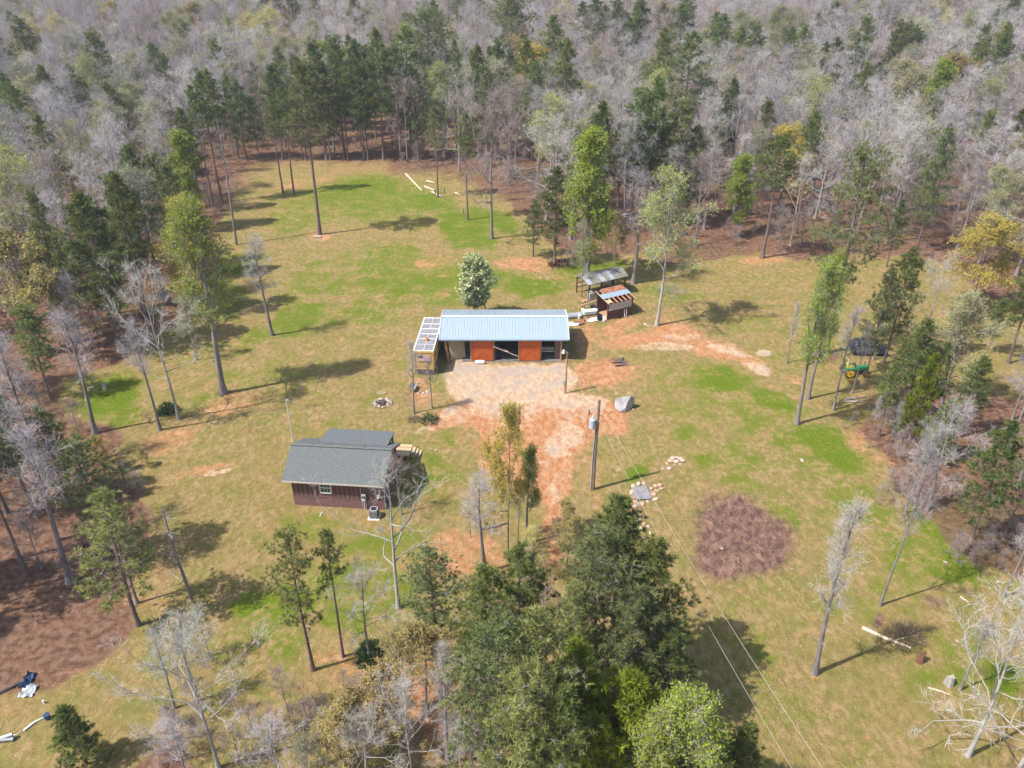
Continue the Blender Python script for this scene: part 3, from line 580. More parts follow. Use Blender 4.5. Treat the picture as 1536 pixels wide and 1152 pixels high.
# right side of the clearing
T_('HL', 1222, 1010, 742, 'lichen white tree on a bare orange mound in the tractor side lawn', wf=.72)
T_('HB', 1320, 908, 640, 'purple grey bare tree with long clean trunk on the tractor side lawn', wf=.55, var=3)
T_('HB', 1390, 765, 606, 'broad grey leafless tree at the tractor side wood edge', wf=1.15, var=0)
T_('HS', 1358, 770, 660, 'slim grey trunk beside the broad leafless tree', wf=.9)
T_('PF', 1452, 822, 634, 'green pine with straight trunk at the tractor side lawn edge', wf=1.05, var=0)
T_('HW', 1452, 1133, 905, 'pale bare tree with drooping white branches on an orange mound', wf=.95, var=1)
T_('HW', 1510, 1190, 930, 'bare tree with a spray of white twigs at the corner of the tractor side lawn', wf=1.0, var=0)
T_('HS', 1440, 1035, 925, 'thin grey bare tree behind the spray of white twigs', wf=.9)
T_('HS', 1505, 895, 745, 'thin grey tree leaning at the lawn edge past the splintered stump', wf=.7)
T_('HG', 1195, 636, 385, 'tall pale green tree with lilac trunk on the tractor side lawn', var=1, wf=.62)
T_('HG', 1212, 598, 375, 'second tall pale green tree close behind the lilac trunk', var=1, wf=.55)
T_('HL', 1180, 545, 450, 'short lichen grey tree with broken top by the clay path', wf=.6)
T_('PW', 1237, 530, 235, 'giant spreading pine with thick lilac trunk near the tractor', wf=.95, var=0)
T_('HS', 1250, 615, 455, 'crooked grey tree in front of the tractor', wf=.7, var=0)
T_('HS', 1278, 590, 480, 'thin straight trunk standing right before the tractor', wf=.6, var=1)
T_('HS', 1310, 540, 460, 'thin pale trunk behind the tractor', wf=.7, var=1)
T_('PF', 1325, 545, 372, 'dark pine behind the black covered trailer', wf=.95, var=0)
T_('PF', 1300, 560, 400, 'grey green pine beside the black covered trailer', wf=.8, var=2)
T_('PF', 1348, 640, 482, 'bushy dark pine at the front of the tractor grove', wf=1.15, var=0)
T_('PF', 1318, 655, 545, 'short green pine with clean trunk at the front of the tractor grove', wf=.95, var=1)
T_('PY', 1362, 665, 535, 'fresh lime green pine in the tractor grove', wf=.7, var=1)
T_('PF', 1385, 640, 515, 'green pine next to the lime green pine', wf=1.0, var=0)
T_('PF', 1440, 655, 535, 'round crowned dark pine at the tractor side wood edge', wf=1.3, var=1)
T_('PY', 1400, 690, 600, 'low bushy pine under the round crowned pine', wf=1.1, var=0)
T_('HS', 1302, 672, 590, 'short bare pole at the lawn corner of the tractor grove', wf=.5, var=1)
T_('HS', 1330, 684, 600, 'second short bare pole at the lawn corner of the tractor grove', wf=.5, var=0)
T_('PF', 1512, 545, 395, 'dark tall pine beyond the field behind the tractor', wf=1.2, var=1)
T_('PF', 1425, 530, 440, 'slender dark pine in the field behind the tractor', wf=.9, var=0)
T_('PF', 1480, 530, 450, 'dark pine at the field behind the tractor edge beside the tall one', wf=1.0, var=3)
T_('HY', 1455, 470, 328, 'round bright yellow leafing tree at the far edge of the field behind the tractor', wf=1.3, var=0)
T_('HW', 1385, 520, 395, 'twisted pale bare tree in the field behind the tractor', wf=.9, var=1)
T_('PT', 1143, 387, 205, 'tall pine with clean trunk at the far edge of the field behind the tractor', wf=1.5, var=0)
T_('PT', 1193, 350, 170, 'second tall pine behind the clean trunked one', wf=1.0, var=1)
T_('PF', 1330, 400, 300, 'dark evergreen beside the giant spreading pine', wf=1.0, var=0)
T_('PF', 1375, 375, 190, 'leaning slim pine behind the yellow leafing tree', wf=.8, var=2)
T_('HV', 985, 488, 262, 'tall yellow green budding tree with white trunk on the clay by the sheds', wf=.95, var=0)
T_('HG', 882, 425, 192, 'bright lime green tree towering behind the sheds', wf=1.0, var=0)
T_('HP', 872, 445, 330, 'grey green tree with pale trunk beside the open shed', wf=.7, var=0)
T_('HS', 950, 425, 250, 'grey purple bare tree behind the sheds', wf=1.3, var=0)
T_('HO', 920, 400, 320, 'ochre green budding tree between the lime tree and the bare tree', wf=.8)
T_('PF', 832, 398, 252, 'dark narrow pine at the edge of the lawn behind the barn by the clay patch', wf=1.25, var=0)
T_('PF', 800, 385, 300, 'green bushy pine touching the lawn behind the barn', wf=1.2, var=2)
T_('HB', 738, 358, 138, 'great bare oak with pink grey branches at the lawn behind the barn', wf=.95, var=2)
T_('PT', 657, 296, 160, 'pine with thin crown beside the fallen white logs', wf=.95, var=2)
T_('PT', 702, 330, 168, 'pine with crooked crown next to the great bare oak', wf=.9, var=0)
T_('HS', 730, 305, 225, 'thin bare sapling behind the great bare oak', wf=.8)
T_('PT', 425, 290, 150, 'shorter pine of a pair on the pine straw beyond the lawn behind the barn', wf=.95, var=0)
T_('PT', 441, 291, 130, 'taller pine of a pair on the pine straw beyond the lawn behind the barn', wf=.9, var=1)
T_('PT', 333, 303, 108, 'tall dark pine behind the dead pine pole', wf=1.0, var=0)
T_('PT', 320, 306, 130, 'tall dark pine crowding behind the dead pine pole', wf=.9, var=1)
T_('PF', 300, 320, 165, 'full dark pine at the corner of the lawn behind the barn', wf=1.0, var=1)
T_('BL', 712, 478, 390, 'small white blossoming tree behind the barn roof', wf=1.0)
T_('HW', 345, 160, 40, 'great pale branched oak above the pines beyond the lawn behind the barn', wf=1.1, var=0)
# pines of the woods, set by their tops
PINE_TOPS = [(205,55),(240,85),(160,125),(60,100),(100,100),(15,130),(55,175),(190,222),(250,245),(165,268),(120,300),(310,105),(350,118),(375,150),(405,100),(440,85),(470,62),(500,60),(530,62),(560,45),(605,42),(640,20),(650,0),(715,70),(765,-5),(790,62),(830,25),(850,60),(800,95),(720,115),(590,70),(985,118),(1030,150),(960,140),(905,155),(935,185),(1000,190),(860,190),(1020,215),(1100,120),(1155,150),(1215,180),(1080,158),(1190,42),(1228,18),(1268,20),(1240,65),(1290,60),(1345,52),(1378,50),(1436,50),(1480,62),(1090,40),(1400,12),(1500,8),(1330,0),(1410,190),(1490,170),(1535,165),(1000,45),(1040,50),(925,5),(480,95),(540,100),(620,95),(680,95),(745,60),(1300,95),(1260,100),(440,130),(510,120),(960,190),(1045,190)]
for i, (px, ty) in enumerate(PINE_TOPS):
    h = 20+((i*37) % 11)*.55 - (4 if ty > 200 else 0)
    dep = PITCH+math.atan((ty-576)/FPX); ymin = 60 if px < 300 else 160 if px < 860 else 124 if px < 1060 else 140
    if px > 1060 or px < 300: h = min(h, 15.5 + (i % 4)*.7)
    h = max(9., min(h, CAM_H-ymin*math.tan(dep)))
    k = 'PW' if (px, ty) in ((765,-5),(640,20)) else ('PT' if i % 5 == 0 and ty < 150 else 'PF')
    x, y = G(px, ty, h)
    if px < 300: lb, gp = 'dark green pine rising out of the leafless wood on the cottage side', 'pines of the cottage side woods'
    elif px < 900: lb, gp = 'dark green pine in the pine belt beyond the lawn behind the barn', 'pines of the belt beyond the lawn behind the barn'
    else: lb, gp = 'dark green pine rising out of the leafless wood beyond the field behind the tractor', 'pines of the tractor side woods'
    tree(k, x, y, h, lb, gp, (.95 if k == 'PF' else 1.1)*(1.18 if i % 4 == 0 else 1.0), var=(1 if k == 'PW' else None))
# ------------------------------------------------------------------ the rest of the wood
def wood_points(n, x0, x1, y0, y1, dmin, seed, keep):
    rng = np.random.default_rng(seed); cell = {}; pts = []
    for _ in range(n):
        x = rng.uniform(x0, x1); y = rng.uniform(y0, y1); k = (int(x//dmin), int(y//dmin))
        if any((x-a)**2+(y-b)**2 < dmin*dmin for i in (-1, 0, 1) for j in (-1, 0, 1) for a, b in cell.get((k[0]+i, k[1]+j), ())): continue
        if not keep(x, y): continue
        cell.setdefault(k, []).append((x, y)); pts.append((x, y))
    return pts
def clear_of_lawn(x, y, m=14):
    if y < 8: return True
    u, v = PX(x, y); us = np.array([u, u-m*2, u+m*2, u, u]); vs = np.array([v, v, v, v-m*.6, v+m*1.2])
    return not in_poly(us, vs, LAWN).any()
def keep_near(x, y):
    u, v = PX(x, y)
    if not (-220 < u < 1760): return False
    if v > 900 or (v > 700 and 150 < u < 1500): return False
    if any((x-a)**2+(y-b)**2 < 6.0 for a, b, *_ in PLACED): return False
    return clear_of_lawn(x, y)
pts = wood_points(9000, -190, 190, 38, 205, 4.7, 5, keep_near)
rng_w = np.random.default_rng(99); counts = {}; far_seed = []
pts.sort(key=lambda p: p[0]**2+p[1]**2)
for x, y in pts:
    u, v = PX(x, y); f = float(fbm(x/28, y/28, 13)); r = rng_w.random()
    right_front = u > 1180 and v > 520
    if u > 1050 and v < 500: r = max(r, .06)
    if r < (.03 if not right_front else .34)+(.36 if (300 < u < 880 and 120 < v < 240) else 0)+(.08 if f > .64 else 0)*(v > 60): k = 'PF' if rng_w.random() < .9 else 'PT'
    elif r < .80: k = ('HB', 'HB', 'HB', 'HS', 'HW')[rng_w.integers(5)]
    elif r < .93: k = 'HP'
    else: k = ('HY', 'HO', 'HG', 'HP', 'HV', 'HV')[rng_w.integers(6)]
    big = k in ('HB', 'HS', 'HW'); c = counts.get('b' if big else 'p' if k[0] == 'P' else 'l', 0)
    if c >= (270 if big else 150 if k[0] == 'P' else 130): far_seed.append((x, y)); continue
    counts['b' if big else 'p' if k[0] == 'P' else 'l'] = c+1
    side = 0 if u < 300 else 1 if u < 900 else 2
    where = ('on the cottage side', 'beyond the lawn behind the barn', 'on the tractor side')[side]
    lb = {'P': 'green pine growing inside the wood %s', 'HB': 'grey leafless tree inside the wood %s', 'HS': 'slim grey leafless tree inside the wood %s', 'HW': 'pale barked leafless tree inside the wood %s', 'HP': 'grey green budding tree inside the wood %s', 'HY': 'yellow budding tree inside the wood %s', 'HO': 'ochre budding tree inside the wood %s', 'HV': 'pale yellow green budding tree inside the wood %s', 'HG': 'lime green budding tree inside the wood %s'}[k if k[0] == 'H' else 'P'] % where
    h = {'P': rng_w.uniform(13, 18), 'H': rng_w.uniform(12, 18)}[k[0]]
    if v > 500: h *= .8
    tree(k, x, y, h, lb, ('pines' if k[0] == 'P' else 'bare trees' if big else 'budding trees')+' of the wood '+where, rng_w.uniform(.72, .98) if k[0] == 'P' else rng_w.uniform(.95, 1.25))
# far woods and undergrowth: uncountable masses, instanced on points
def scatter(name, label, cat, P, kinds, kk, hs, seed):
    rng = np.random.default_rng(seed); P = np.array(P); n = len(P)
    me = bpy.data.meshes.new(name); me.vertices.add(n)
    co = np.zeros((n, 3), np.float32); co[:, :2] = P; co[:, 2] = -.08; me.vertices.foreach_set('co', co.ravel())
    def at(nm, tp, v):
        a = me.attributes.new(nm, tp, 'POINT'); a.data.foreach_set('vector' if tp == 'FLOAT_VECTOR' else 'value', v)
    sc = hs/np.array([PROTO[a][b][2] for a, b in kinds])[kk]; wf = rng.uniform(.95, 1.3, n)
    at('scl', 'FLOAT_VECTOR', np.stack([sc*wf, sc*wf, sc], 1).astype(np.float32).ravel())
    at('rot', 'FLOAT_VECTOR', np.stack([np.zeros(n), np.zeros(n), rng.uniform(0, 6.28, n)], 1).astype(np.float32).ravel())
    at('kid', 'INT', kk.astype(np.int32))
    o = tag(obj(name, me), label, cat, kind='stuff')
    ng = bpy.data.node_groups.new(name, 'GeometryNodeTree')
    ng.interface.new_socket('Geometry', in_out='INPUT', socket_type='NodeSocketGeometry'); ng.interface.new_socket('Geometry', in_out='OUTPUT', socket_type='NodeSocketGeometry')
    gi = ng.nodes.new('NodeGroupInput'); go = ng.nodes.new('NodeGroupOutput'); jn = ng.nodes.new('GeometryNodeJoinGeometry'); L = ng.links.new
    def na(nm, tp):
        a = ng.nodes.new('GeometryNodeInputNamedAttribute'); a.data_type = tp; a.inputs[0].default_value = nm; return a.outputs[0]
    scl, rot, kid = na('scl', 'FLOAT_VECTOR'), na('rot', 'FLOAT_VECTOR'), na('kid', 'INT')
    first = {}
    for ob in COL.objects:
        if ob.data and ob.name.split('.')[0] in ('trunk', 'crown'): first.setdefault(ob.data.name, ob)
    for i, (a, b) in enumerate(kinds):
        tm, cm, _ = PROTO[a][b]
        j2 = ng.nodes.new('GeometryNodeJoinGeometry'); okk = 0
        for m_ in (tm, cm):
            src = first.get(m_.name)
            if src is None: continue
            oi = ng.nodes.new('GeometryNodeObjectInfo'); oi.transform_space = 'ORIGINAL'; oi.inputs['Object'].default_value = src; oi.inputs['As Instance'].default_value = False
            L(oi.outputs['Geometry'], j2.inputs[0]); okk += 1
        if not okk: continue
        cmp_ = ng.nodes.new('FunctionNodeCompare'); cmp_.data_type = 'INT'; cmp_.operation = 'EQUAL'; L(kid, cmp_.inputs[2]); cmp_.inputs[3].default_value = i
        ip = ng.nodes.new('GeometryNodeInstanceOnPoints'); L(gi.outputs[0], ip.inputs['Points']); L(cmp_.outputs[0], ip.inputs['Selection']); L(j2.outputs[0], ip.inputs['Instance'])
        L(rot, ip.inputs['Rotation']); L(scl, ip.inputs['Scale']); L(ip.outputs[0], jn.inputs[0])
    L(jn.outputs[0], go.inputs[0])
    md = o.modifiers.new('scatter', 'NODES'); md.node_group = ng
    return n
def far_forest():
    def keep(x, y):
        u, v = PX(x, y); return abs(u-768) < 1050 and y > 190 and clear_of_lawn(x, y)
    P = wood_points(26000, -560, 560, 190, 720, 5.6, 8, keep) + far_seed
    rng = np.random.default_rng(4); n = len(P); Pa = np.array(P)
    kinds = [('HB', 0), ('HB', 1), ('HB', 2), ('HB', 3), ('HW', 0), ('HS', 0), ('HP', 0), ('HP', 1), ('HY', 1), ('PF', 0), ('PF', 2), ('PT', 0), ('HO', 0), ('HG', 1)]
    wts = np.array([22, 20, 15, 20, 8, 6, 7, 5, 2.0, 1.8, 1.2, .8, 1.2, 2.0]); wts /= wts.sum()
    kk = rng.choice(len(kinds), n, p=wts)
    fp = fbm(Pa[:, 0]/40, Pa[:, 1]/40, 91); pine = (fp > .66) & (rng.random(n) < .35); kk[pine] = rng.choice([9, 10, 11], pine.sum())
    hs = np.where((kk >= 9) & (kk < 12), rng.uniform(16, 21, n), rng.uniform(12.5, 19, n))
    return scatter('far_woodland', 'hazy mass of leafless grey woodland stretching to the horizon', 'woodland', P, kinds, kk, hs, 4)
NFAR = far_forest()
def undergrowth():
    def keep(x, y):
        u, v = PX(x, y)
        if not (-150 < u < 1690) or v > 880 or (v > 700 and 150 < u < 1500): return False
        return clear_of_lawn(x, y, 6) and fbm(x/11, y/11, 55) > (.42 if v < 420 else .5)
    P = wood_points(16000, -200, 200, 44, 250, 3.0, 15, keep)
    # a few scruffy tufts by the brush below the cottage and round the pine clump
    rng = np.random.default_rng(6)
    for (px, py, rx, ry, k) in ((430,1110,190,40,26),(600,1060,120,60,16),(740,900,60,40,5),(860,1000,150,100,26),(330,1040,60,50,7),(170,730,50,14,6),(1260,540,60,14,8),(1480,840,60,20,10),(1300,640,60,16,8),(1370,760,60,30,9)):
        for _ in range(k): P.append(G(px+rng.uniform(-1, 1)*rx, py+rng.uniform(-1, 1)*ry))
    n = len(P); kk = rng.integers(0, 2, n)
    tree('BR', *G(560, 1110), 2.6, 'grey brushy sapling clump in the brush in front of the cottage', None, 1, var=0); tree('BR', *G(470, 1090), 2.4, 'pinkish brushy sapling clump in the brush in front of the cottage', None, 1, var=1)
    return scatter('undergrowth', 'tangle of bare grey brush and saplings on the wood floor', 'undergrowth', P, [('BR', 0), ('BR', 1)], kk, rng.uniform(1.6, 5.5, n)*np.where(np.arange(n) > n-125, .55, 1), 7)
NUND = undergrowth()
print('TREES', len(PLACED), counts, 'far', NFAR, 'under', NUND)
# ------------------------------------------------------------------ buildings
SID = mat('brown_siding', (.155, .085, .078), .8, .15, 2, .2, stretch=(4, 4, .4))
BRK = mat('painted_brick_skirt', (.20, .105, .10), .85, .3, 6, .4)
SHG = mat('charcoal_shingles', (.135, .15, .155), .9, .35, 7, .8, stretch=(.8, 3, 3), bscale=30, dirt=(.17, .17, .16, .5))
WHT = mat('white_paint', (.68, .67, .64), .5, .06, 3)
TRIM = mat('cream_fascia', (.55, .48, .43), .6, .1, 3)
GLS = mat('dark_glass', (.05, .075, .085), .08, .3, 2, spec=.6)
GALV = mat('galvanised_roof', (.46, .555, .65), .38, .07, 1.2, spec=.5, metal=.45)
GALV2 = mat('galvanised_grey', (.42, .44, .48), .45, .2, 2, spec=.5, metal=.3)
ORW = mat('orange_stained_boards', (.50, .105, .022), .7, .25, 2, .2, stretch=(6, 1, .5))
ORD = mat('orange_trim_boards', (.40, .085, .02), .7, .2, 3)
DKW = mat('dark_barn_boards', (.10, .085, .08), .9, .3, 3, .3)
POSTW = mat('treated_post', (.42, .24, .13), .85, .25, 3, .3, stretch=(2, 2, .4))
CONC = mat('concrete_slab', (.16, .155, .15), .9, .25, 1.5, .3)
PLY = mat('weathered_plywood', (.48, .37, .22), .8, .2, 2, .2, stretch=(4, 1, .5))
TANW = mat('mustard_plywood', (.50, .33, .10), .75, .2, 2, .2)
LATT = mat('dark_skirting_stone', (.16, .115, .11), .9, .45, 5, .6)
RVR = mat('trailer_roof_sheet', (.23, .225, .24), .6, .3, 1.4, .1)
RUST = mat('rusty_metal', (.28, .12, .07), .8, .5, 3, .3)
REDB = mat('red_brown_boards', (.12, .055, .05), .85, .3, 3, .3)
MOSS = mat('mossy_roofing', (.22, .215, .19), .95, .5, 2.2, .6, dirt=(.12, .13, .06, .8))
BLK = mat('black_rubber', (.025, .025, .027), .7, .3, 5)
BLKP = mat('black_plastic_cover', (.018, .022, .035), .35, .5, 3, .5, spec=.5)
TRG = mat('tractor_green_paint', (.02, .19, .06), .35, .12, 3, spec=.5)
TRY = mat('tractor_yellow_paint', (.80, .50, .02), .45, .12, 3)
CRM = mat('chrome', (.7, .7, .72), .2, .1, 3, metal=.9)
GRYM = mat('grey_metal', (.38, .40, .42), .5, .2, 3, metal=.2)
DGRY = mat('dark_grey_metal', (.10, .105, .11), .6, .3, 4)
POLEW = mat('weathered_pole_wood', (.22, .17, .13), .9, .3, 3, .4, stretch=(3, 3, .3))
TRUCK = mat('old_truck_paint', (.06, .065, .075), .4, .2, 3, spec=.5)
BLUE = mat('blue_plastic', (.03, .06, .13), .5, .2, 3)
ROPE = mat('pink_rope', (.62, .45, .42), .8, .15, 8)
FLAGB = mat('flag_navy', (.02, .03, .10), .7, .1, 3); FLAGR = mat('flag_red', (.45, .16, .17), .7, .1, 3); FLAGW = mat('flag_white', (.72, .70, .70), .7, .06, 3)
ROCKP = mat('pale_rock', (.46, .37, .30), .9, .25, 2.5, .8); ROCKG = mat('grey_rock', (.29, .275, .275), .9, .45, 1.6, 1.0); ROCKR = mat('reddish_rock', (.45, .28, .21), .9, .3, 2.5, .8)
# --- cottage
def cottage():
    e = empty('cottage', (-18.24, 54.74, 0), R(-5.2), 'brown board and batten cottage with charcoal shingle roof', 'house')
    W, D = 7.68, 5.4; ez, rz, ry = 2.8, 4.25, 2.7
    sk = MB()
    for c, d in (((W/2, .08, .5), (W, .16, 1.0)), ((W/2, D-.08, .5), (W, .16, 1)), ((.08, D/2, .5), (.16, D-.32, 1)), ((W-.08, D/2, .5), (.16, D-.32, 1))): sk.box(c, d)
    s_ = sk.build('brick_skirt', BRK, e)
    for x in (1.5, 4.5): MB().box((x, -.012, .82), (.38, .03, .14)).build('crawl_vent', DGRY, s_)
    wl = MB()
    zt = ez+.02
    wl.box((W/2, .06, (1+zt)/2), (W-.02, .1, zt-1)); wl.box((W/2, D-.06, (1+zt)/2), (W-.02, .1, zt-1))
    for x in (.06, W-.06):
        wl.prism([(x-.05, .11, 1), (x-.05, D-.11, 1), (x-.05, D-.11, zt), (x-.05, ry, rz-.09), (x-.05, .11, zt)], (.1, 0, 0))
    w_ = wl.build('wall', SID, e)
    bt = MB().box((0, 0, 0), (.06, .03, zt-1.06)).mesh('batten', mat('dark_batten', (.10, .05, .045), .8, .2, 4))
    for i in range(20):
        x = .12+i*.392
        if 2.3 < x < 3.4 or x > W: continue
        obj('batten', bt, w_, (x, -.006, (1+zt)/2))
    bs = {}
    for i in range(13):
        y = .3+i*.4; top = zt + (rz-zt)*(1-abs(y-ry)/ry) - .2; key = round(top, 2)
        me = MB().box((0, 0, 0), (.03, .06, top-1.02)).mesh('batten', MATS['dark_batten']); obj('batten', me, w_, (W+.006, y, (1+top)/2))
    MB().box((W/2, -.005, 1.0), (W+.03, .035, .07)).build('skirt_board', SID, w_)
    # window: frame, mullions, panes
    wx, wz, ww, wh = 2.86, 1.98, .92, 1.0
    win = MB()
    for c, d in (((wx-ww/2, -.02, wz), (.09, .08, wh+.09)), ((wx+ww/2, -.02, wz), (.09, .08, wh+.09)), ((wx, -.02, wz+wh/2), (ww-.09, .08, .09)), ((wx, -.025, wz-wh/2), (ww-.09, .11, .10)), ((wx, -.03, wz+.02), (ww-.09, .06, .07))): win.box(c, d)
    wn = win.build('window', WHT, e)
    for x0 in (-1, 0, 1):
        for z0 in (-.25, .27): MB().box((wx+x0*.27, .0, wz+z0), (.25, .02, .40)).build('pane', GLS, wn)
    for x0 in (-.135, .135):
        for z0 in (-.25, .27): MB().box((wx+x0, -.014, wz+z0), (.02, .02, .42)).build('glazing_bar', WHT, wn)
    # roof
    def slab(pts, th=.09): return MB().prism(pts, (0, 0, -th))
    xl, xr = -.6, 7.95; yf, yb = -.42, 5.82; zf = ez; 
    r1 = slab([(xl, yf, zf), (xr, yf, zf), (xr, ry, rz), (xl, ry, rz)]).build('roof', SHG, e)
    slab([(xl, yb, zf), (xl, ry+.01, rz), (xr, ry+.01, rz), (xr, yb, zf)]).build('rear_roof', SHG, e)
    MB().bar((xl, ry, rz+.015), (xr, ry, rz+.015), .28, .05).build('ridge_cap', mat('ridge_shingles', (.125, .14, .125), .9, .3, 6, .5), r1)
    slab([(1.3, 4.05, 3.64), (7.25, 4.05, 3.64), (7.25, 6.95, 3.18), (1.3, 6.95, 3.18)]).build('porch_roof', SHG, e)
    MB().prism([(1.36, 4.2, 2.95), (1.36, 6.8, 2.95), (1.36, 6.8, 3.1), (1.36, 4.2, 3.5)], (.05, 0, 0)).prism([(7.14, 4.2, 2.95), (7.14, 6.8, 2.95), (7.14, 6.8, 3.1), (7.14, 4.2, 3.5)], (.05, 0, 0)).build('porch_gable', SID, e)
    for x in (1.45, 4.3, 7.05): MB().box((x, 6.75, 1.53), (.12, .12, 3.05)).build('porch_post', SID, e)
    for x in (2.55, 5.55): 
        v = MB().box((x, 3.15, 4.09), (.42, .22, .16), Matrix.Rotation(-.43, 3, 'X'), taper=.75).build('roof_vent', DGRY, r1)
    fa = MB().box(((xl+xr)/2, yf-.014, zf-.085), (xr-xl, .025, .15)).build('fascia', TRIM, e)
    for x in (xl-.012, xr+.012):
        MB().prism([(x-.011, yf, zf-.10), (x-.011, ry, rz-.10), (x-.011, yb, zf-.10), (x-.011, yb, zf-.24), (x-.011, ry, rz-.24), (x-.011, yf, zf-.24)], (.022, 0, 0)).build('rake_board', SID, e)
    # services on the front wall
    mx = 6.05
    mb = MB().box((mx, -.11, 1.28), (.36, .16, .62), bev=.02).build('meter_box', GRYM, e)
    MB().tube([(mx, -.19, 1.36), (mx, -.27, 1.36)], .1, 12).build('meter_dial', GLS, mb)
    MB().box((mx, -.2, 1.07), (.3, .02, .16)).build('meter_door', WHT, mb)
    MB().tube([(mx-.22, -.06, 1.5), (mx-.22, -.06, 2.66)], .025, 6).build('conduit', GRYM, e)
    for dx in (-.14, .0, .14): MB().tube([(mx+dx, -.1, 0), (mx+dx, -.1, .97)], .03, 6).build('conduit', GRYM if dx else WHT, e)
    MB().box((7.25, -.07, 1.42), (.2, .12, .32), bev=.015).build('disconnect_box', WHT, e)
    # rear deck
    for i in range(9): MB().box((7.0, 7.1+i*.2, .55), (2.7, .185, .045)).build('deck_board', PLY if i % 3 else POSTW, e)
    for x in (5.8, 8.2):
        for y in (7.2, 8.6): MB().box((x, y, .264), (.1, .1, .526)).build('deck_post', PLY, e)
    for i in range(3): MB().box((8.55+i*.27, 8.1, .42-i*.15), (.27, 1.0, .05)).build('step', PLY, e)
    MB().prism([(8.4, 7.62, .42), (9.25, 7.62, 0), (8.4, 7.62, 0)], (0, .04, 0)).build('stringer', PLY, e)
    # condenser standing beside the wall
    c = empty('air_conditioner', (-18.24+7.05*math.cos(R(5.2))-.95*math.sin(R(5.2)), 54.74-7.05*math.sin(R(5.2))-.95*math.cos(R(5.2)), 0), R(-5.2), 'grey outdoor air conditioner unit beside the cottage wall', 'air conditioner')
    MB().box((0, 0, .035), (.95, .95, .07)).build('pad', WHT, c)
    b = MB().box((0, 0, .44), (.72, .72, .74), bev=.05).build('case', DGRY, c)
    for k in range(6): MB().box((-.3+k*.12, -.365, .44), (.03, .015, .62)).build('fin', GRYM, b)
    MB().tube([(0, 0, .81), (0, 0, .87)], .34, 18).build('fan_ring', GRYM, c); MB().tube([(0, 0, .872), (0, 0, .885)], .25, 16).build('fan_grille', BLK, c)
cottage()
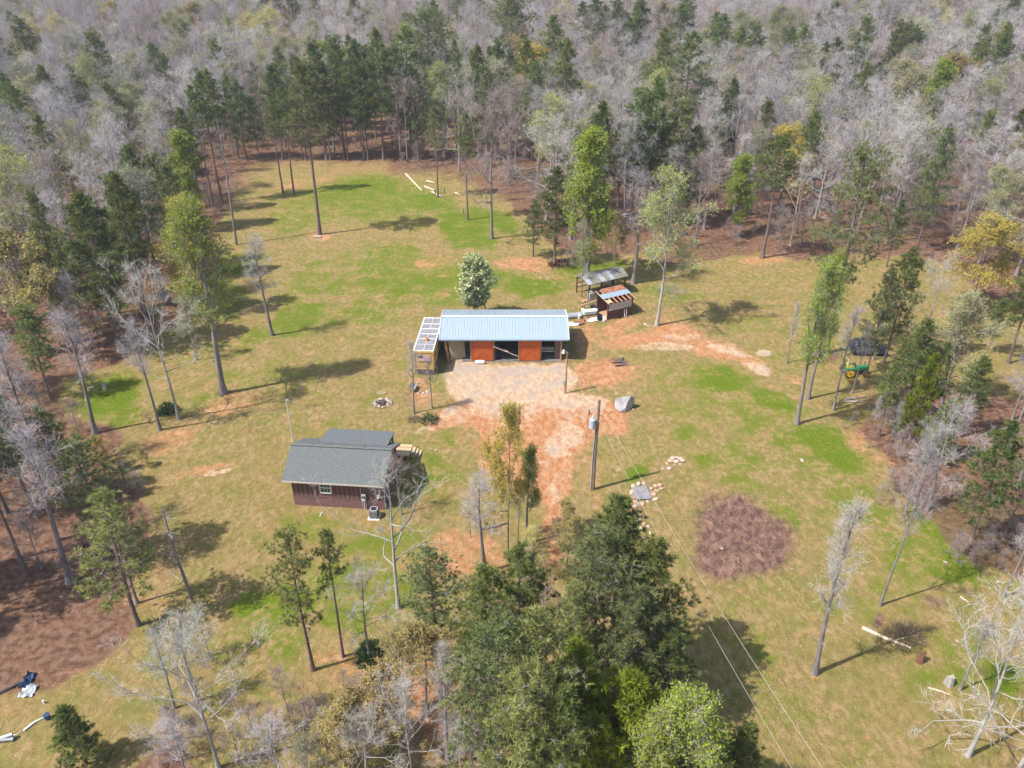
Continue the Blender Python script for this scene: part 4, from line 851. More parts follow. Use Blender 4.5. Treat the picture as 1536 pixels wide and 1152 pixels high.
# --- metal roofed barn
def barn():
    e = empty('barn', (0, 0, 0), 0, 'open fronted barn with pale blue ribbed metal roof and orange doors', 'barn')
    x0, x1 = -7.85, 6.15; yf, yr, yb = 79.3, 83.05, 86.8; ze, zr, zb = 2.82, 3.80, 2.85
    def panel(w, L):
        m = MB(); prof = []
        for k in range(3):
            b = k*w/3
            prof += [(b, 0), (b+.05, 0), (b+.075, .035), (b+.115, .035), (b+.14, 0)]
        prof.append((w, 0))
        for (a, za), (b, zb_) in zip(prof, prof[1:]): m.poly([(a, 0, za), (b, 0, zb_), (b, L, zb_), (a, L, za)])
        return m
    n = 15; w = (x1-x0)/n
    Lf = math.hypot(yr-yf, zr-ze); Lb = math.hypot(yb-yr, zr-zb)
    pm = panel(w, Lf).mesh('roof_panel', GALV); pb = panel(w, Lb).mesh('roof_panel_back', GALV)
    af = math.atan2(zr-ze, yr-yf); ab = math.atan2(zr-zb, yb-yr)
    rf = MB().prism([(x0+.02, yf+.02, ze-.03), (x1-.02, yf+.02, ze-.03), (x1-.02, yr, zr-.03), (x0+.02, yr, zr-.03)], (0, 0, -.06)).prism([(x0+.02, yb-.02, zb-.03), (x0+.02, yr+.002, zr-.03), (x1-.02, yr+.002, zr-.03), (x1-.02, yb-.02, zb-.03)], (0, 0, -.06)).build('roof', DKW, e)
    for i in range(n):
        obj('roof_panel', pm, rf, (x0+i*w, yf, ze), (af, 0, 0))
        obj('roof_panel', pb, rf, (x0+(i+1)*w, yb, zb), (ab, 0, math.pi))
    MB().bar((x0-.02, yr, zr+.045), (x1+.02, yr, zr+.045), .34, .03).build('ridge_cap', mat('white_metal_trim', (.72, .78, .82), .4, .05, 2), rf)
    for x in (x0-.02, x1+.02):
        m = MB(); m.bar((x, yf-.01, ze), (x, yr, zr), .05, .16); m.bar((x, yr, zr), (x, yb, zb), .05, .16); m.build('gable_trim', MATS['white_metal_trim'], rf)
    MB().box(((x0+x1)/2, yf-.02, ze-.05), (x1-x0, .03, .15)).build('eave_trim', mat('blue_grey_trim', (.22, .32, .38), .5, .1, 2), rf)
    # posts
    for x, y, tx in ((5.35, 79.75, 0), (-4.5, 79.95, 0), (-2.0, 79.95, 0), (.75, 79.95, 0), (3.15, 79.95, 0), (5.9, 86.1, 0), (-7.4, 86.1, 0)):
        MB().bar((x, y, 0), (x, y, 2.75 if y < 82 else 2.85), .17).build('post', POSTW, e)
    MB().bar((-6.95, 79.5, 0), (-7.3, 79.75, 2.75), .2).build('post', POSTW, e)
    MB().box((-.9, 79.97, 2.62), (13.4, .14, .2)).build('header_beam', DKW, e)
    # walls of the closed bays
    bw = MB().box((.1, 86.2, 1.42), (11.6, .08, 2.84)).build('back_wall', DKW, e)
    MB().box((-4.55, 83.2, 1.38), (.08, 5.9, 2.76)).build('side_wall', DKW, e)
    MB().box((4.72, 83.1, 1.38), (.08, 6.1, 2.76)).build('side_wall', mat('brown_shed_wall', (.17, .11, .09), .85, .3, 3), e)
    MB().box((5.02, 80.05, 1.3), (.56, .06, 2.6)).build('front_panel', MATS['brown_shed_wall'], e)
    MB().box((0, 82.8, .03), (11.0, 6.6, .05)).build('floor_slab', CONC, e)
    MB().box((5.9, 79.78, .05), (.9, .16, .1)).build('sill_board', POSTW, e)
    # sliding doors
    for dx, lab in ((-3.22, 'left'), (1.95, 'right')):
        d = empty('sliding_door', (dx, 79.62, .1)); d.parent = e; w_, h_ = 2.3, 2.52
        for k in range(9): MB().box((-w_/2+.128+k*.2556, 0, h_/2), (.247, .03, h_)).build('plank', ORW, d)
        f = MB()
        for c, s in (((-w_/2+.07, -.034, h_/2), (.14, .035, h_)), ((w_/2-.07, -.034, h_/2), (.14, .035, h_)), ((0, -.034, h_-.07), (w_-.28, .035, .14)), ((0, -.034, .07), (w_-.28, .035, .14)), ((0, -.034, 1.72), (w_-.28, .035, .12))): f.box(c, s)
        f.build('frame', ORD, d)
        MB().bar((-w_/2+.14, -.03, .14), (w_/2-.14, -.03, 1.66), .025, .12).build('brace', ORD, d); MB().bar((-w_/2+.14, -.045, 1.66), (w_/2-.14, -.045, .14), .025, .12).build('brace', ORD, d)
        MB().box((-w_/2+.12, -.03, -.035), (.25, .09, .09)).build('foot_block', ORD, d)
    MB().bar((-4.6, 79.55, 2.69), (5.0, 79.55, 2.69), .06, .05).build('door_track', GRYM, e)
barn()
tag(MB().bar((-2.03, 79.4, 1.95), (.62, 79.35, .78), .055).tube([(-.62, 79.37, 1.42), (-.42, 79.37, 1.28)], .09, 8).build('barrier_pole', ROPE), 'pale pink pole slung between the two orange barn doors', 'pole')
tag(MB().tube([(-4.05, 79.05, .22), (-3.98, 79.05, .22), (-3.88, 79.05, .22), (-3.1, 79.05, .22), (-3.0, 79.05, .22), (-2.93, 79.05, .22)], [.08, .17, .21, .21, .17, .08], 14).box((-3.75, 79.05, .03), (.08, .36, .06)).box((-3.2, 79.05, .03), (.08, .36, .06)).build('gas_tank', WHT, smooth=False), 'white gas tank lying before the orange door beside the plywood', 'gas tank')
for k in range(2):
    o = MB().box((0, 0, 1.2), (.98, .03, 2.4)).build('plywood_sheet', PLY, loc=(-6.3+k*.72, 80.05+k*.28, 0), rot=(R(-17), 0, R(19)))
    tag(o, ('weathered plywood sheet leaning in the open bay beside the trailer', 'weathered plywood sheet leaning behind another next to the orange door beside the plywood')[k], 'plywood')
# things inside the barn
def pickup():
    e = empty('pickup_truck', (3.95, 80.9, .05), 0, 'dark old pickup truck with pale bumper parked in the barn bay by the brown panel', 'truck')
    b = MB().box((0, 2.4, .72), (1.42, 4.6, .5), bev=.08).box((0, .72, 1.0), (1.34, 1.3, .28), bev=.08).build('body', TRUCK, e)
    MB().box((0, 2.1, 1.32), (1.34, 1.4, .55), bev=.1, taper=.82).build('cab', TRUCK, e)
    MB().box((0, 1.37, 1.32), (1.12, .03, .36), Matrix.Rotation(-.3, 3, 'X')).build('windscreen', GLS, e)
    MB().box((0, .02, .5), (1.52, .12, .16), bev=.03).build('bumper', WHT, e)
    g = MB().box((0, .07, .82), (1.1, .05, .22)).build('grille', DGRY, e)
    for k in range(4): MB().box((0, .04, .74+k*.055), (1.06, .03, .018)).build('grille_bar', CRM, g)
    for s in (-1, 1):
        MB().tube([(s*.6, .09, .83), (s*.6, .02, .83)], .1, 12).build('headlight', WHT, e)
        for y in (.85, 3.7):
            w_ = MB().tube([(s*.62, y, .35), (s*.78, y, .35)], .34, 14).build('wheel', BLK, e); MB().tube([(s*.77, y, .35), (s*.795, y, .35)], .18, 12).build('rim', CRM, w_)
    MB().bar((-.66, 1.3, 1.03), (-.66, .15, 1.13), .03).bar((.66, 1.3, 1.03), (.66, .15, 1.13), .03).build('hood_trim', CRM, e)
pickup()
def motorcycle():
    e = empty('motorcycle', (-.95, 81.0, .055), R(12), 'dark motorcycle parked in the open middle barn bay', 'motorcycle')
    for y in (-.68, .68):
        w_ = MB().tube([(-.05, y, .3), (.05, y, .3)], .3, 16).build('wheel', BLK, e); MB().tube([(-.055, y, .3), (.055, y, .3)], .16, 12).build('rim', CRM, w_)
    MB().bar((0, -.5, .95), (0, -.68, .3), .07).bar((0, -.45, .9), (0, .3, .72), .08).bar((0, .3, .72), (0, .68, .3), .07).bar((0, -.4, .8), (0, 0, .3), .06).bar((0, 0, .3), (0, .66, .3), .06).build('frame', DGRY, e)
    MB().box((0, .02, .45), (.34, .45, .34), bev=.05).build('engine', CRM, e)
    MB().box((0, -.15, .9), (.26, .5, .2), bev=.07).build('fuel_tank', TRUCK, e); MB().box((0, .38, .84), (.28, .62, .1), bev=.04).build('seat', BLK, e)
    MB().tube([(-.4, -.35, 1.08), (-.12, -.5, 1.02), (.12, -.5, 1.02), (.4, -.35, 1.08)], .022, 6).build('handlebar', CRM, e); MB().tube([(0, -.56, .9), (0, -.68, .9)], .1, 12).build('headlight', WHT, e)
motorcycle()
tag(MB().bar((0, 0, 0), (0, .1, 1.3), .05).box((0, .1, 1.32), (.35, .05, .06)).build('broom', POSTW, loc=(-1.85, 80.6, .056)), 'upright pale broom handle inside the open middle barn bay', 'broom')
o = MB().tube([(0, 0, 0), (0, 0, .12)], .33, 14).build('tire', BLK, loc=(-1.45, 80.1, .056)); tag(o, 'tyre lying flat on the barn floor behind the pole', 'tyre')
# --- trailer
def trailer():
    e = empty('trailer', (-10.38, 76.75, 0), R(-3.2), 'mustard plywood sided trailer with panelled grey roof and flag sign', 'trailer')
    W, D, Ht = 2.1, 7.9, 2.85
    b = MB().box((W/2, D/2, (.62+Ht)/2), (W, D, Ht-.62)).build('body', TANW, e)
    MB().box((W/2, D/2, .31), (W-.12, D-.12, .62)).build('skirting', LATT, e)
    rng = random.Random(5)
    st = [MB().box((0, 0, 0), (.34, .12, .2), bev=.05).mesh('skirt_stone', LATT), MB().box((0, 0, 0), (.26, .14, .24), bev=.06).mesh('skirt_stone', ROCKG)]
    for i in range(6):
        for j in range(3): obj('skirt_stone', st[(i+j) % 4 == 0], e, (.25+i*.33+(j % 2)*.1, .05, .12+j*.2), (0, rng.uniform(-.2, .2), 0))
    for x in (.06, W-.06): MB().box((x, -.025, (Ht+.5)/2), (.13, .05, Ht-.5)).build('corner_board', TANW, e)
    MB().box((W/2, -.03, Ht-.09), (W+.08, .06, .2)).build('front_trim', mat('light_mustard', (.62, .42, .15), .7, .15, 3), e)
    MB().box((W/2, -.025, .7), (W-.26, .05, .12)).build('lower_trim', TANW, e)
    r = MB().box((W/2, D/2, Ht+.02), (W+.06, D+.06, .05)).build('roof', mat('white_roof_coating', (.66, .65, .64), .7, .15, 2), e)
    rows = [.08, 1.42, 2.75, 3.9, 5.1, 6.3, 7.82]
    for i in range(6):
        a, c = rows[i], rows[i+1]; L = c-a
        for xx, ww in (((.56, .92), (1.55, .92)) if i != 3 else ((W/2, 1.9),)):
            if i == 0: ww_ = ww+(.05)
            MB().box((xx, (a+c)/2, Ht+.056), (ww, L-(.22 if i > 1 else .1), .022)).build('roof_sheet', RVR, r)
    MB().box((1.0, 2.35, Ht+.16), (.5, .45, .2), bev=.03).build('roof_vent', mat('tan_vent', (.55, .33, .17), .7, .2, 4), r); MB().box((1.12, 2.35, Ht+.28), (.25, .4, .05)).build('vent_lid', RUST, r)
    f = MB().box((1.08, -.06, 2.02), (1.34, .02, .72)).build('flag_sign', FLAGW, e)
    MB().box((.72, -.074, 2.185), (.58, .012, .385)).build('canton', FLAGB, f)
    for k in range(7):
        z = 2.35-k*.11; x0 = 1.015 if k < 4 else .415
        MB().box(((x0+1.745)/2, -.073, z), (1.745-x0, .008, .05)).build('stripe', FLAGR, f)
    sm = MB().box((0, 0, 0), (.03, .006, .03)).mesh('star', FLAGW)
    for r_ in range(5):
        for c in range(6 if r_ % 2 == 0 else 5): obj('star', sm, f, (.475+c*.097+(r_ % 2)*.048, -.083, 2.335-r_*.075))
    for y in (1.3, 3.3, 5.6): 
        wn = MB().box((W+.015, y, 1.85), (.05, .8, .6)).build('window', TRIM, e); MB().box((W+.035, y, 1.85), (.03, .68, .48)).build('pane', GLS, wn)
    MB().box((W+.02, 2.3, 1.45), (.04, .7, 1.6)).build('door', TANW, e)
    for y in (3.6, 4.5):
        for x in (.16, W-.16): MB().tube([(x-.12, y, .35), (x+.12, y, .35)], .35, 14).build('wheel', BLK, e)
trailer()
# --- sheds
def open_shed():
    e = empty('pole_shed', (9.55, 95.35, 0), R(26.2), 'open pole shed with mossy grey roof full of junk', 'shed')
    L, D = 5.5, 2.9
    r = MB().prism([(-.2, -.3, 2.3), (L+.2, -.3, 2.45), (L+.2, D*.5, 2.95), (-.2, D*.5, 2.75)], (0, 0, -.07)).prism([(-.2, D*.5+.005, 2.75), (L+.2, D*.5+.005, 2.95), (L+.2, D+.3, 2.4), (-.2, D+.3, 2.3)], (0, 0, -.07)).build('roof', MOSS, e)
    rng = random.Random(3)
    for i in range(9):
        x = -.1+i*.66; MB().box((0, 0, 0), (.62, 1.72, .025)).build('roof_sheet', (MOSS, GALV2, RUST, MOSS)[rng.randrange(4)], r, loc=(x+.25, .56, 2.54+.027*x+.03), rot=(R(17.5)+rng.uniform(-.03, .03), -.028, rng.uniform(-.05, .05)))
    for x in (.05, L*.36, L*.68, L-.05):
        for y in (0, D): MB().bar((x, y, 0), (x+rng.uniform(-.05, .05), y, 2.36), .14).build('post', DKW, e)
    for z in (.7, 1.3, 1.9): MB().bar((0, D+.08, z), (L, D+.08, z+.03), .04, .14).build('rail', POSTW, e)
    for z in (.9, 1.6): MB().bar((L+.08, 0, z), (L+.08, D, z), .04, .14).build('rail', POSTW, e)
    return e
open_shed()
def in_shed(o, lx, ly, lz=0, rz=0, a=R(26.2), org=(9.55, 95.35)):
    o.location = (org[0]+lx*math.cos(a)-ly*math.sin(a), org[1]+lx*math.sin(a)+ly*math.cos(a), lz); o.rotation_euler = (0, 0, a+rz); return o
tag(in_shed(MB().box((0, 0, .55), (.95, .6, 1.1), bev=.1).box((0, 0, 1.13), (.7, .4, .08)).build('storage_tank', mat('pale_grey_drum', (.45, .42, .38), .6, .25, 3)), .55, .1), 'pale square storage tank at the open shed end post', 'tank')
tag(in_shed(MB().tube([(0, 0, 0), (0, 0, .85)], .28, 14).tube([(0, 0, .3), (0, 0, .34)], .295, 14).tube([(0, 0, .6), (0, 0, .64)], .295, 14).build('metal_drum', GRYM), 2.0, .3), 'grey metal drum inside the open pole shed', 'drum')
tag(in_shed(MB().box((0, 0, .35), (1.8, .8, .7), bev=.06).box((0, 0, .76), (1.9, .9, .06)).build('work_bench', DGRY), 3.0, .9), 'dark workbench inside the open pole shed', 'workbench')
tag(in_shed(MB().tube([(-.45, 0, .2), (.45, 0, .95)], .1, 10).box((-.45, 0, .22), (.3, .3, .44), bev=.05).build('auger', GRYM), 4.5, -.1), 'pale metal auger propped at the open shed front', 'auger')
tag(in_shed(MB().box((0, 0, .16), (.8, .5, .32), bev=.08).build('crate', POSTW), -.55, -.2), 'small wooden crate beside the open pole shed', 'crate')
def tool_shed():
    a = R(27.7); e = empty('tool_shed', (11.45, 89.85, 0), a, 'small dark shed with half stripped roof and bare rafters', 'shed')
    L, D = 3.6, 2.45; zf, zb = 2.25, 2.75
    MB().box((L/2, .04, .58), (L, .08, 1.16)).box((L/2, D-.04, 1.3), (L, .08, 2.6)).box((L-.04, D/2, 1.2), (.08, D-.16, 2.4)).build('wall', REDB, e)
    MB().bar((.06, .06, 0), (.06, .06, zf-.1), .13).bar((.06, D-.06, 0), (.06, D-.06, zb-.1), .13).bar((L-.06, -.03, 0), (L-.06, -.03, zf-.1), .13).build('corner_post', REDB, e)
    cm = MB()
    for k in range(14):
        x = .2+k*.232; cm.poly([(x, -.02, 1.14), (x+.116, -.06, 1.14), (x+.116, -.06, 2.08), (x, -.02, 2.08)]); cm.poly([(x+.116, -.06, 1.14), (x+.232, -.02, 1.14), (x+.232, -.02, 2.08), (x+.116, -.06, 2.08)])
    cm.build('corrugated_sheet', GALV2, e)
    MB().box((L/2, -.05, zf-.1), (L+.5, .06, .18)).build('eave_beam', REDB, e); MB().box((L/2, D, zb-.1), (L+.3, .06, .16)).build('eave_beam', REDB, e)
    def rz_(y): return zf+(zb-zf)*(y+.3)/(D+.5)
    for k in range(7): MB().bar((-.1+k*.63, -.35, zf), (-.1+k*.63, D+.2, zb), .07, .12).build('rafter', mat('fresh_rafter', (.52, .27, .16), .8, .2, 4), e)
    rm = MB().prism([(-.25, .75, rz_(.75)+.075), (L+.2, .75, rz_(.75)+.075), (L+.2, 1.75, rz_(1.75)+.075), (-.25, 1.75, rz_(1.75)+.075)], (0, 0, -.02)).build('metal_roof_sheet', GALV, e)
    MB().prism([(.6, 1.7, rz_(1.7)+.11), (L+.1, 1.7, rz_(1.7)+.11), (L+.1, D+.25, rz_(D+.25)+.11), (.6, D+.25, rz_(D+.25)+.11)], (0, 0, -.02)).build('rusty_roof_sheet', RUST, e)
    MB().prism([(-.15, -.25, rz_(-.25)+.09), (.5, -.25, rz_(-.25)+.09), (.5, .4, rz_(.4)+.09), (-.15, .4, rz_(.4)+.09)], (0, 0, -.02)).build('roof_board', PLY, e)
    MB().box((L/2, D/2, .04), (L-.2, D-.2, .08)).build('floor', POSTW, e)
    for x in (2.35, 2.62): tag(MB().bar((0, 0, 0), (.04, .22, .95), .08).build('white_picket', WHT), 'white picket leaning on the dark shed wall', 'picket', 'white pickets at the shed wall').matrix_world = Matrix.Translation((11.45+x*math.cos(a)+.3*math.sin(a), 89.85+x*math.sin(a)-.3*math.cos(a), 0)) @ Matrix.Rotation(a, 4, 'Z')
tool_shed()
def ladder():
    e = empty('ladder', (8.6, 92.4, .0), R(30), 'old wooden ladder lying across trestles behind the small dark shed', 'ladder')
    for y in (0, .5): MB().bar((0, y, .75), (4.2, y, .95), .06, .1).build('rail', RUST if y else PLY, e)
    for k in range(12): MB().bar((.2+k*.34, .03, .76+k*.016), (.2+k*.34, .47, .76+k*.016), .05).build('rung', PLY, e)
    for x in (.4, 3.6): MB().bar((x, .05, 0), (x, .05, .74+x*.047), .07).bar((x, .45, 0), (x, .45, .74+x*.047), .07).build('trestle', DKW, e)
ladder()
# ------------------------------------------------------------------ small things
def rock_mesh(seed, m, sq=(1, 1, .75)):
    rng = random.Random(seed); bm = bmesh.new(); bmesh.ops.create_icosphere(bm, subdivisions=2, radius=.5)
    ax = [Vector((rng.gauss(0, 1), rng.gauss(0, 1), rng.gauss(0, 1))).normalized() for _ in range(9)]; cut = [rng.uniform(.22, .40) for _ in ax]
    for v in bm.verts:
        for a, c in zip(ax, cut):
            d = v.co.dot(a)
            if d > c: v.co -= a*(d-c)
        v.co += Vector((rng.uniform(-1, 1), rng.uniform(-1, 1), rng.uniform(-1, 1)))*.018
        v.co = Vector((v.co.x*sq[0], v.co.y*sq[1], v.co.z*sq[2]))
    me = bpy.data.meshes.new('rock'); bm.to_mesh(me); bm.free(); me.materials.append(m); return me
RK = {c: [rock_mesh(i+j*10, m) for i in range(4)] for j, (c, m) in enumerate((('p', ROCKP), ('g', ROCKG), ('r', ROCKR)))}
rr = random.Random(12)
def rock(px, py, wpx, c, label, group=None, name='rock', flat=.8):
    x, y = G(px, py); s = wpx/1536*0+wpx*math.sqrt(x*x+y*y+CAM_H**2)/FPX
    o = obj(name, RK[c][rr.randrange(4)], None, (x, y, s*.22*flat+gz(x, y)), (rr.uniform(-.2, .2), rr.uniform(-.2, .2), rr.uniform(0, 6)), (s*1.25, s*rr.uniform(.85, 1.2), s*flat))
    return tag(o, label, 'rock', group)
bx_, by_ = G(937, 612)
o = obj('boulder', rock_mesh(77, ROCKG, (1, .85, 1.0)), None, (bx_, by_, .6), (0, .1, .5), (2.5, 2.3, 2.2)); tag(o, 'large pale grey boulder standing on the lawn near the utility pole', 'boulder')
for i in range(5): rock(928+i*5.5, 616+abs(i-2)*-1.2+1, 5, 'p', 'small cream stone at the foot of the large boulder', 'stones at the boulder')
# fire ring
fx_, fy_ = G(573, 605); fr = empty('fire_pit', (fx_, fy_, 0), 0, 'round fire pit ringed with white and brown stones', 'fire pit')
tag_m = [RK['p'], RK['g'], RK['r'], RK['p']]
for i in range(30):
    a = i*2.4+rr.uniform(-.1, .1); r = .78+rr.uniform(-.16, .24); s = rr.uniform(.24, .42)
    obj('stone', tag_m[i % 4][rr.randrange(4)], fr, (r*math.cos(a), r*.95*math.sin(a), s*.25), (rr.uniform(-.4, .4), rr.uniform(-.4, .4), a), (s*1.2, s, s*.9))
MB().tube([(0, 0, .01), (0, 0, .05)], .55, 18).build('ash_bed', mat('ash', (.07, .055, .05), .95, .6, 6), fr)
for i in range(4): MB().bar((rr.uniform(-.4, .4), rr.uniform(-.4, .4), .1), (rr.uniform(-.4, .4), rr.uniform(-.4, .4), .22), .08).build('charred_log', BARK_DARK, fr)
o = MB().tube([(0, 0, 0), (0, 0, .02)], .52, 20).build('shadow_disc', mat('tan_shadow_patch', (.26, .2, .1), .7, .2, 4), loc=(*G(572, 589), .03)); tag(o, 'flat tan lid lying on the grass behind the fire pit', 'disc')  # added flat disc; its tan colour stands in for a round shadow patch
# stone pile with grey slab
sx_, sy_ = G(962, 741); sl = MB().box((0, 0, .09), (1.35, 1.75, .16), bev=.05).build('stone_slab', mat('grey_fabric_slab', (.22, .21, .22), .9, .3, 3, .6), loc=(sx_, sy_, .03), rot=(0, 0, .12)); tag(sl, 'flat grey slab in the middle of the stone pile', 'slab')
for i, (px, py, w_, c) in enumerate(((950,730,9,'p'),(957,726,9,'p'),(966,727,9,'p'),(948,738,8,'p'),(949,746,7,'r'),(953,753,8,'r'),(962,756,8,'r'),(971,753,7,'p'),(975,745,8,'r'),(980,741,8,'r'),(985,736,8,'r'),(990,728,9,'r'),(983,729,8,'r'),(977,733,7,'p'),(984,749,7,'p'),(972,738,6,'r'),(958,757,7,'g'),(991,733,7,'r'),(979,749,6,'r'),(947,741,6,'p'))):
    rock(px, py, w_, c, ('cream' if c == 'p' else 'pinkish' if c == 'r' else 'grey')+' stone heaped round the flat grey slab', ('cream' if c == 'p' else 'pinkish' if c == 'r' else 'grey')+' stones round the slab')
for px, py, w_, c in ((1000,695,6,'p'),(1004,703,9,'p'),(1006,691,9,'r'),(1009,688,8,'p'),(1014,693,8,'p'),(1013,687,6,'p'),(1017,687,6,'p'),(1021,689,8,'p'),(1024,692,8,'p'),(1001,698,5,'r'),(1012,698,6,'r'),(1020,696,4,'p'),(994,704,6,'p')):
    rock(px, py, w_, c, 'pale stone in the loose row above the stone pile', 'pale stones of the loose row')
for px, py, w_, c in ((953,760,8,'p'),(960,768,7,'p'),(963,775,8,'r'),(959,782,9,'p'),(966,786,8,'r'),(962,793,7,'p'),(969,796,7,'r'),(972,790,6,'p'),(975,800,6,'p'),(957,773,6,'r')):
    rock(px, py, w_, c, 'stone in the trail below the stone pile under the pine', 'stones of the trail below the pile')
for px, py, w_, lb in ((1203,691,6,'lone cream stone on the green tractor side lawn'),(1083,823,5,'small white stone on the bare brown patch'),(1063,764,3,'tiny white stone at the edge of the bare brown patch'),(1188,853,3,'tiny white stone beside the bare brown patch'),(1418,844,6,'grey stone in the bright grass by the tractor side wood'),(1436,962,5,'small orange stone on the tractor side lawn'),(654,675,4,'small white stone on the grass beside the gravel path'),(137,583,8,'pinkish stone in the bright grass at the cottage side wood'),(130,600,6,'pale stone in the bright grass at the cottage side wood'),(968,487,5,'cream stone on the clay by the white trunked tree'),(972,489,4,'small white stone on the clay by the white trunked tree'),(1170,884,3,'white pebble below the brown patch')):
    rock(px, py, w_, 'p', lb)
for px, py in ((811,417),(821,418),(823,416)): rock(px, py, 2.5, 'p', 'white scrap lying on the lawn behind the barn', 'white scraps behind the barn')
# burnt pile
for i, (px, py) in enumerate(((925,545),(933,541),(938,546),(929,549))):
    x, y = G(px, py); tag(MB().bar((-.5, 0, .1), (.5, .1, .16), .13).build('charred_log', BARK_DARK, loc=(x, y, 0), rot=(0, 0, i*1.1)), 'charred log on the burnt patch beside the barn', 'log', 'charred logs on the burnt patch')
# utility pole
ux, uy = G(889, 734); ph = 9.05
up = empty('utility_pole', (ux, uy, 0), 0, 'tall wooden utility pole with grey transformer', 'utility pole')
MB().tube([(0, 0, 0), (.02, 0, 4), (.1, 0, ph)], [.17, .15, .115], 10).build('pole', POLEW, up)
MB().tube([(-.2, -.1, 0), (-.19, -.1, 3), (-.1, -.1, 6.3)], .05, 8).build('conduit', GRYM, up)
tf = MB().tube([(-.36, -.05, 6.35), (-.36, -.05, 6.4), (-.36, -.05, 7.2), (-.36, -.05, 7.3)], [.2, .26, .26, .12], 14).build('transformer', mat('transformer_grey', (.42, .48, .54), .45, .15, 3), up)
MB().tube([(-.36, -.05, 7.3), (-.36, -.05, 7.42), (-.36, -.05, 7.5), (-.36, -.05, 7.62)], [.05, .09, .05, .04], 8).build('bushing', WHT, tf); MB().box((-.16, 0, 6.9), (.2, .08, .5)).build('bracket', GRYM, tf)
MB().bar((-.75, -.05, 8.15), (.06, -.02, 8.35), .05).build('cutout_arm', GRYM, up); MB().tube([(-.72, -.06, 8.1), (-.62, -.06, 7.65)], .05, 6).build('cutout_fuse', RUST, up)
MB().tube([(.18, -.05, 8.4), (.18, -.05, 8.55)], .06, 8).build('insulator', WHT, up); MB().tube([(.18, -.05, 7.0), (.18, -.05, 7.12)], .06, 8).build('insulator', WHT, up)
MB().tube([(-.7, -.06, 8.15), (-.6, -.1, 7.9), (-.4, -.06, 7.62)], .012, 4).build('jumper_wire', BLK, up)
for k, (za, dx) in enumerate(((8.47, 0.0), (7.08, -.9))):
    a = Vector((ux+.18, uy-.05, za)); b = Vector((18.3+dx, 12.0, za+.1)); pts = []
    for i in range(25):
        t_ = i/24; p = a.lerp(b, t_); p.z -= 4*t_*(1-t_)*(1.1+.2*k); pts.append(p)
    tag(MB().tube(pts, .011, 5).build('power_line', mat('aluminium_wire', (.42, .38, .33), .6, .1, 3)), ('upper power line running from the top of the utility pole', 'lower power line running from beside the transformer')[k], 'wire')
# yard light pole
lx, ly = G(848, 590); lp = empty('yard_light', (lx, ly, 0), 0, 'short wooden yard light pole with meter box in front of the barn', 'light pole')
MB().tube([(0, 0, 0), (.03, 0, 4.8)], [.11, .09], 8).build('pole', POSTW, lp)
MB().tube([(0, -.05, 4.75), (-.12, -.1, 4.98), (-.34, -.12, 5.05)], .035, 6).build('arm', GRYM, lp); MB().tube([(-.34, -.12, 5.1), (-.34, -.12, 4.9), (-.34, -.12, 4.78)], [.1, .14, .19], 12).build('lamp_head', WHT, lp)
MB().box((-.16, -.06, 1.35), (.24, .16, .5), bev=.02).build('meter_box', GRYM, lp); MB().tube([(-.16, -.06, 0), (-.16, -.06, 1.1)], .03, 6).build('conduit', GRYM, lp)
# white pole behind the cottage
wx_, wy_ = G(441, 671); wp = empty('flag_pole', (wx_, wy_, 0), 0, 'thin white pole with a small vane rising behind the cottage roof', 'pole'); wh_ = HT(441, 671, 599)
MB().tube([(0, 0, 0), (0, 0, wh_)], [.06, .05], 8).build('pole', mat('white_pole_paint', (.6, .6, .58), .5, .1, 3), wp); MB().box((.12, 0, wh_-.05), (.34, .12, .2), taper=.4).build('vane', GRYM, wp)
# dead sapling by the pole
tree('SN', *G(878, 681), HT(878, 681, 606), 'thin dead sapling bent beside the utility pole', None, .45, var=1)
# garden bed
tree('HS', *G(621, 620), HT(621, 620, 505), 'bare dark sapling at the corner of the garden bed before the trailer', None, .75, var=1)
tree('HS', *G(648, 612), HT(648, 612, 535), 'pinkish bare sapling in the garden bed beside the trailer', None, 1.0, var=0)
for px, py, w_, c in ((631,588,5,'g'),(635,590,6,'p'),(641,588,6,'p'),(627,590,5,'r'),(636,620,5,'p'),(626,575,6,'g'),(645,585,5,'g'),(642,592,5,'g')): rock(px, py, w_, c, 'stone edging the garden bed before the trailer', 'stones edging the garden bed')
sb = MB()
def shrub(name, px, py, h, n, m, label, spread=1.0, L=.5, W=.06):
    rng = np.random.default_rng(int(px+py)); b = Buf(); x, y = G(px, py)
    d = unit(rng.normal(0, 1, (n, 3))*np.array([1, 1, .6])+np.array([0, 0, .5])); o = d*rng.uniform(.1, 1, (n, 1))**.6*h*.6*np.array([spread, spread, 1]); o[:, 2] = np.abs(o[:, 2])
    b.blades(o, unit(d+rng.normal(0, .4, (n, 3))), rng.uniform(.6, 1.2, n)*L, W, 0, rng.uniform(0, 1, n), rng)
    t = Buf()
    for k in range(7):
        a = k*.9; t.tube([(0, 0, 0), (math.cos(a)*h*.2*spread, math.sin(a)*h*.2*spread, h*.35), (math.cos(a)*h*.42*spread, math.sin(a)*h*.42*spread, h*.6)], [.025, .018, .008], 4)
    e = empty(name, (x, y, gz(x, y)), 0, label, 'bush'); obj('foliage', b.mesh('foliage', [m]), e); obj('stem', t.mesh('stem', [BARK_GREY]), e); return e
SHRUBM = leaf_mat('shrub_leaves', (.03, .07, .02), (.12, .19, .06), .01, .1, .2)
shrub('shrub', 645, 632, 1.1, 240, SHRUBM, 'dark green spiky shrub in the garden bed before the trailer', 1.2, .5, .09)
shrub('shrub', 252, 618, 1.6, 700, SHRUBM, 'small dark green bush at the foot of the whitish bare tree', 1.0, .35, .12)
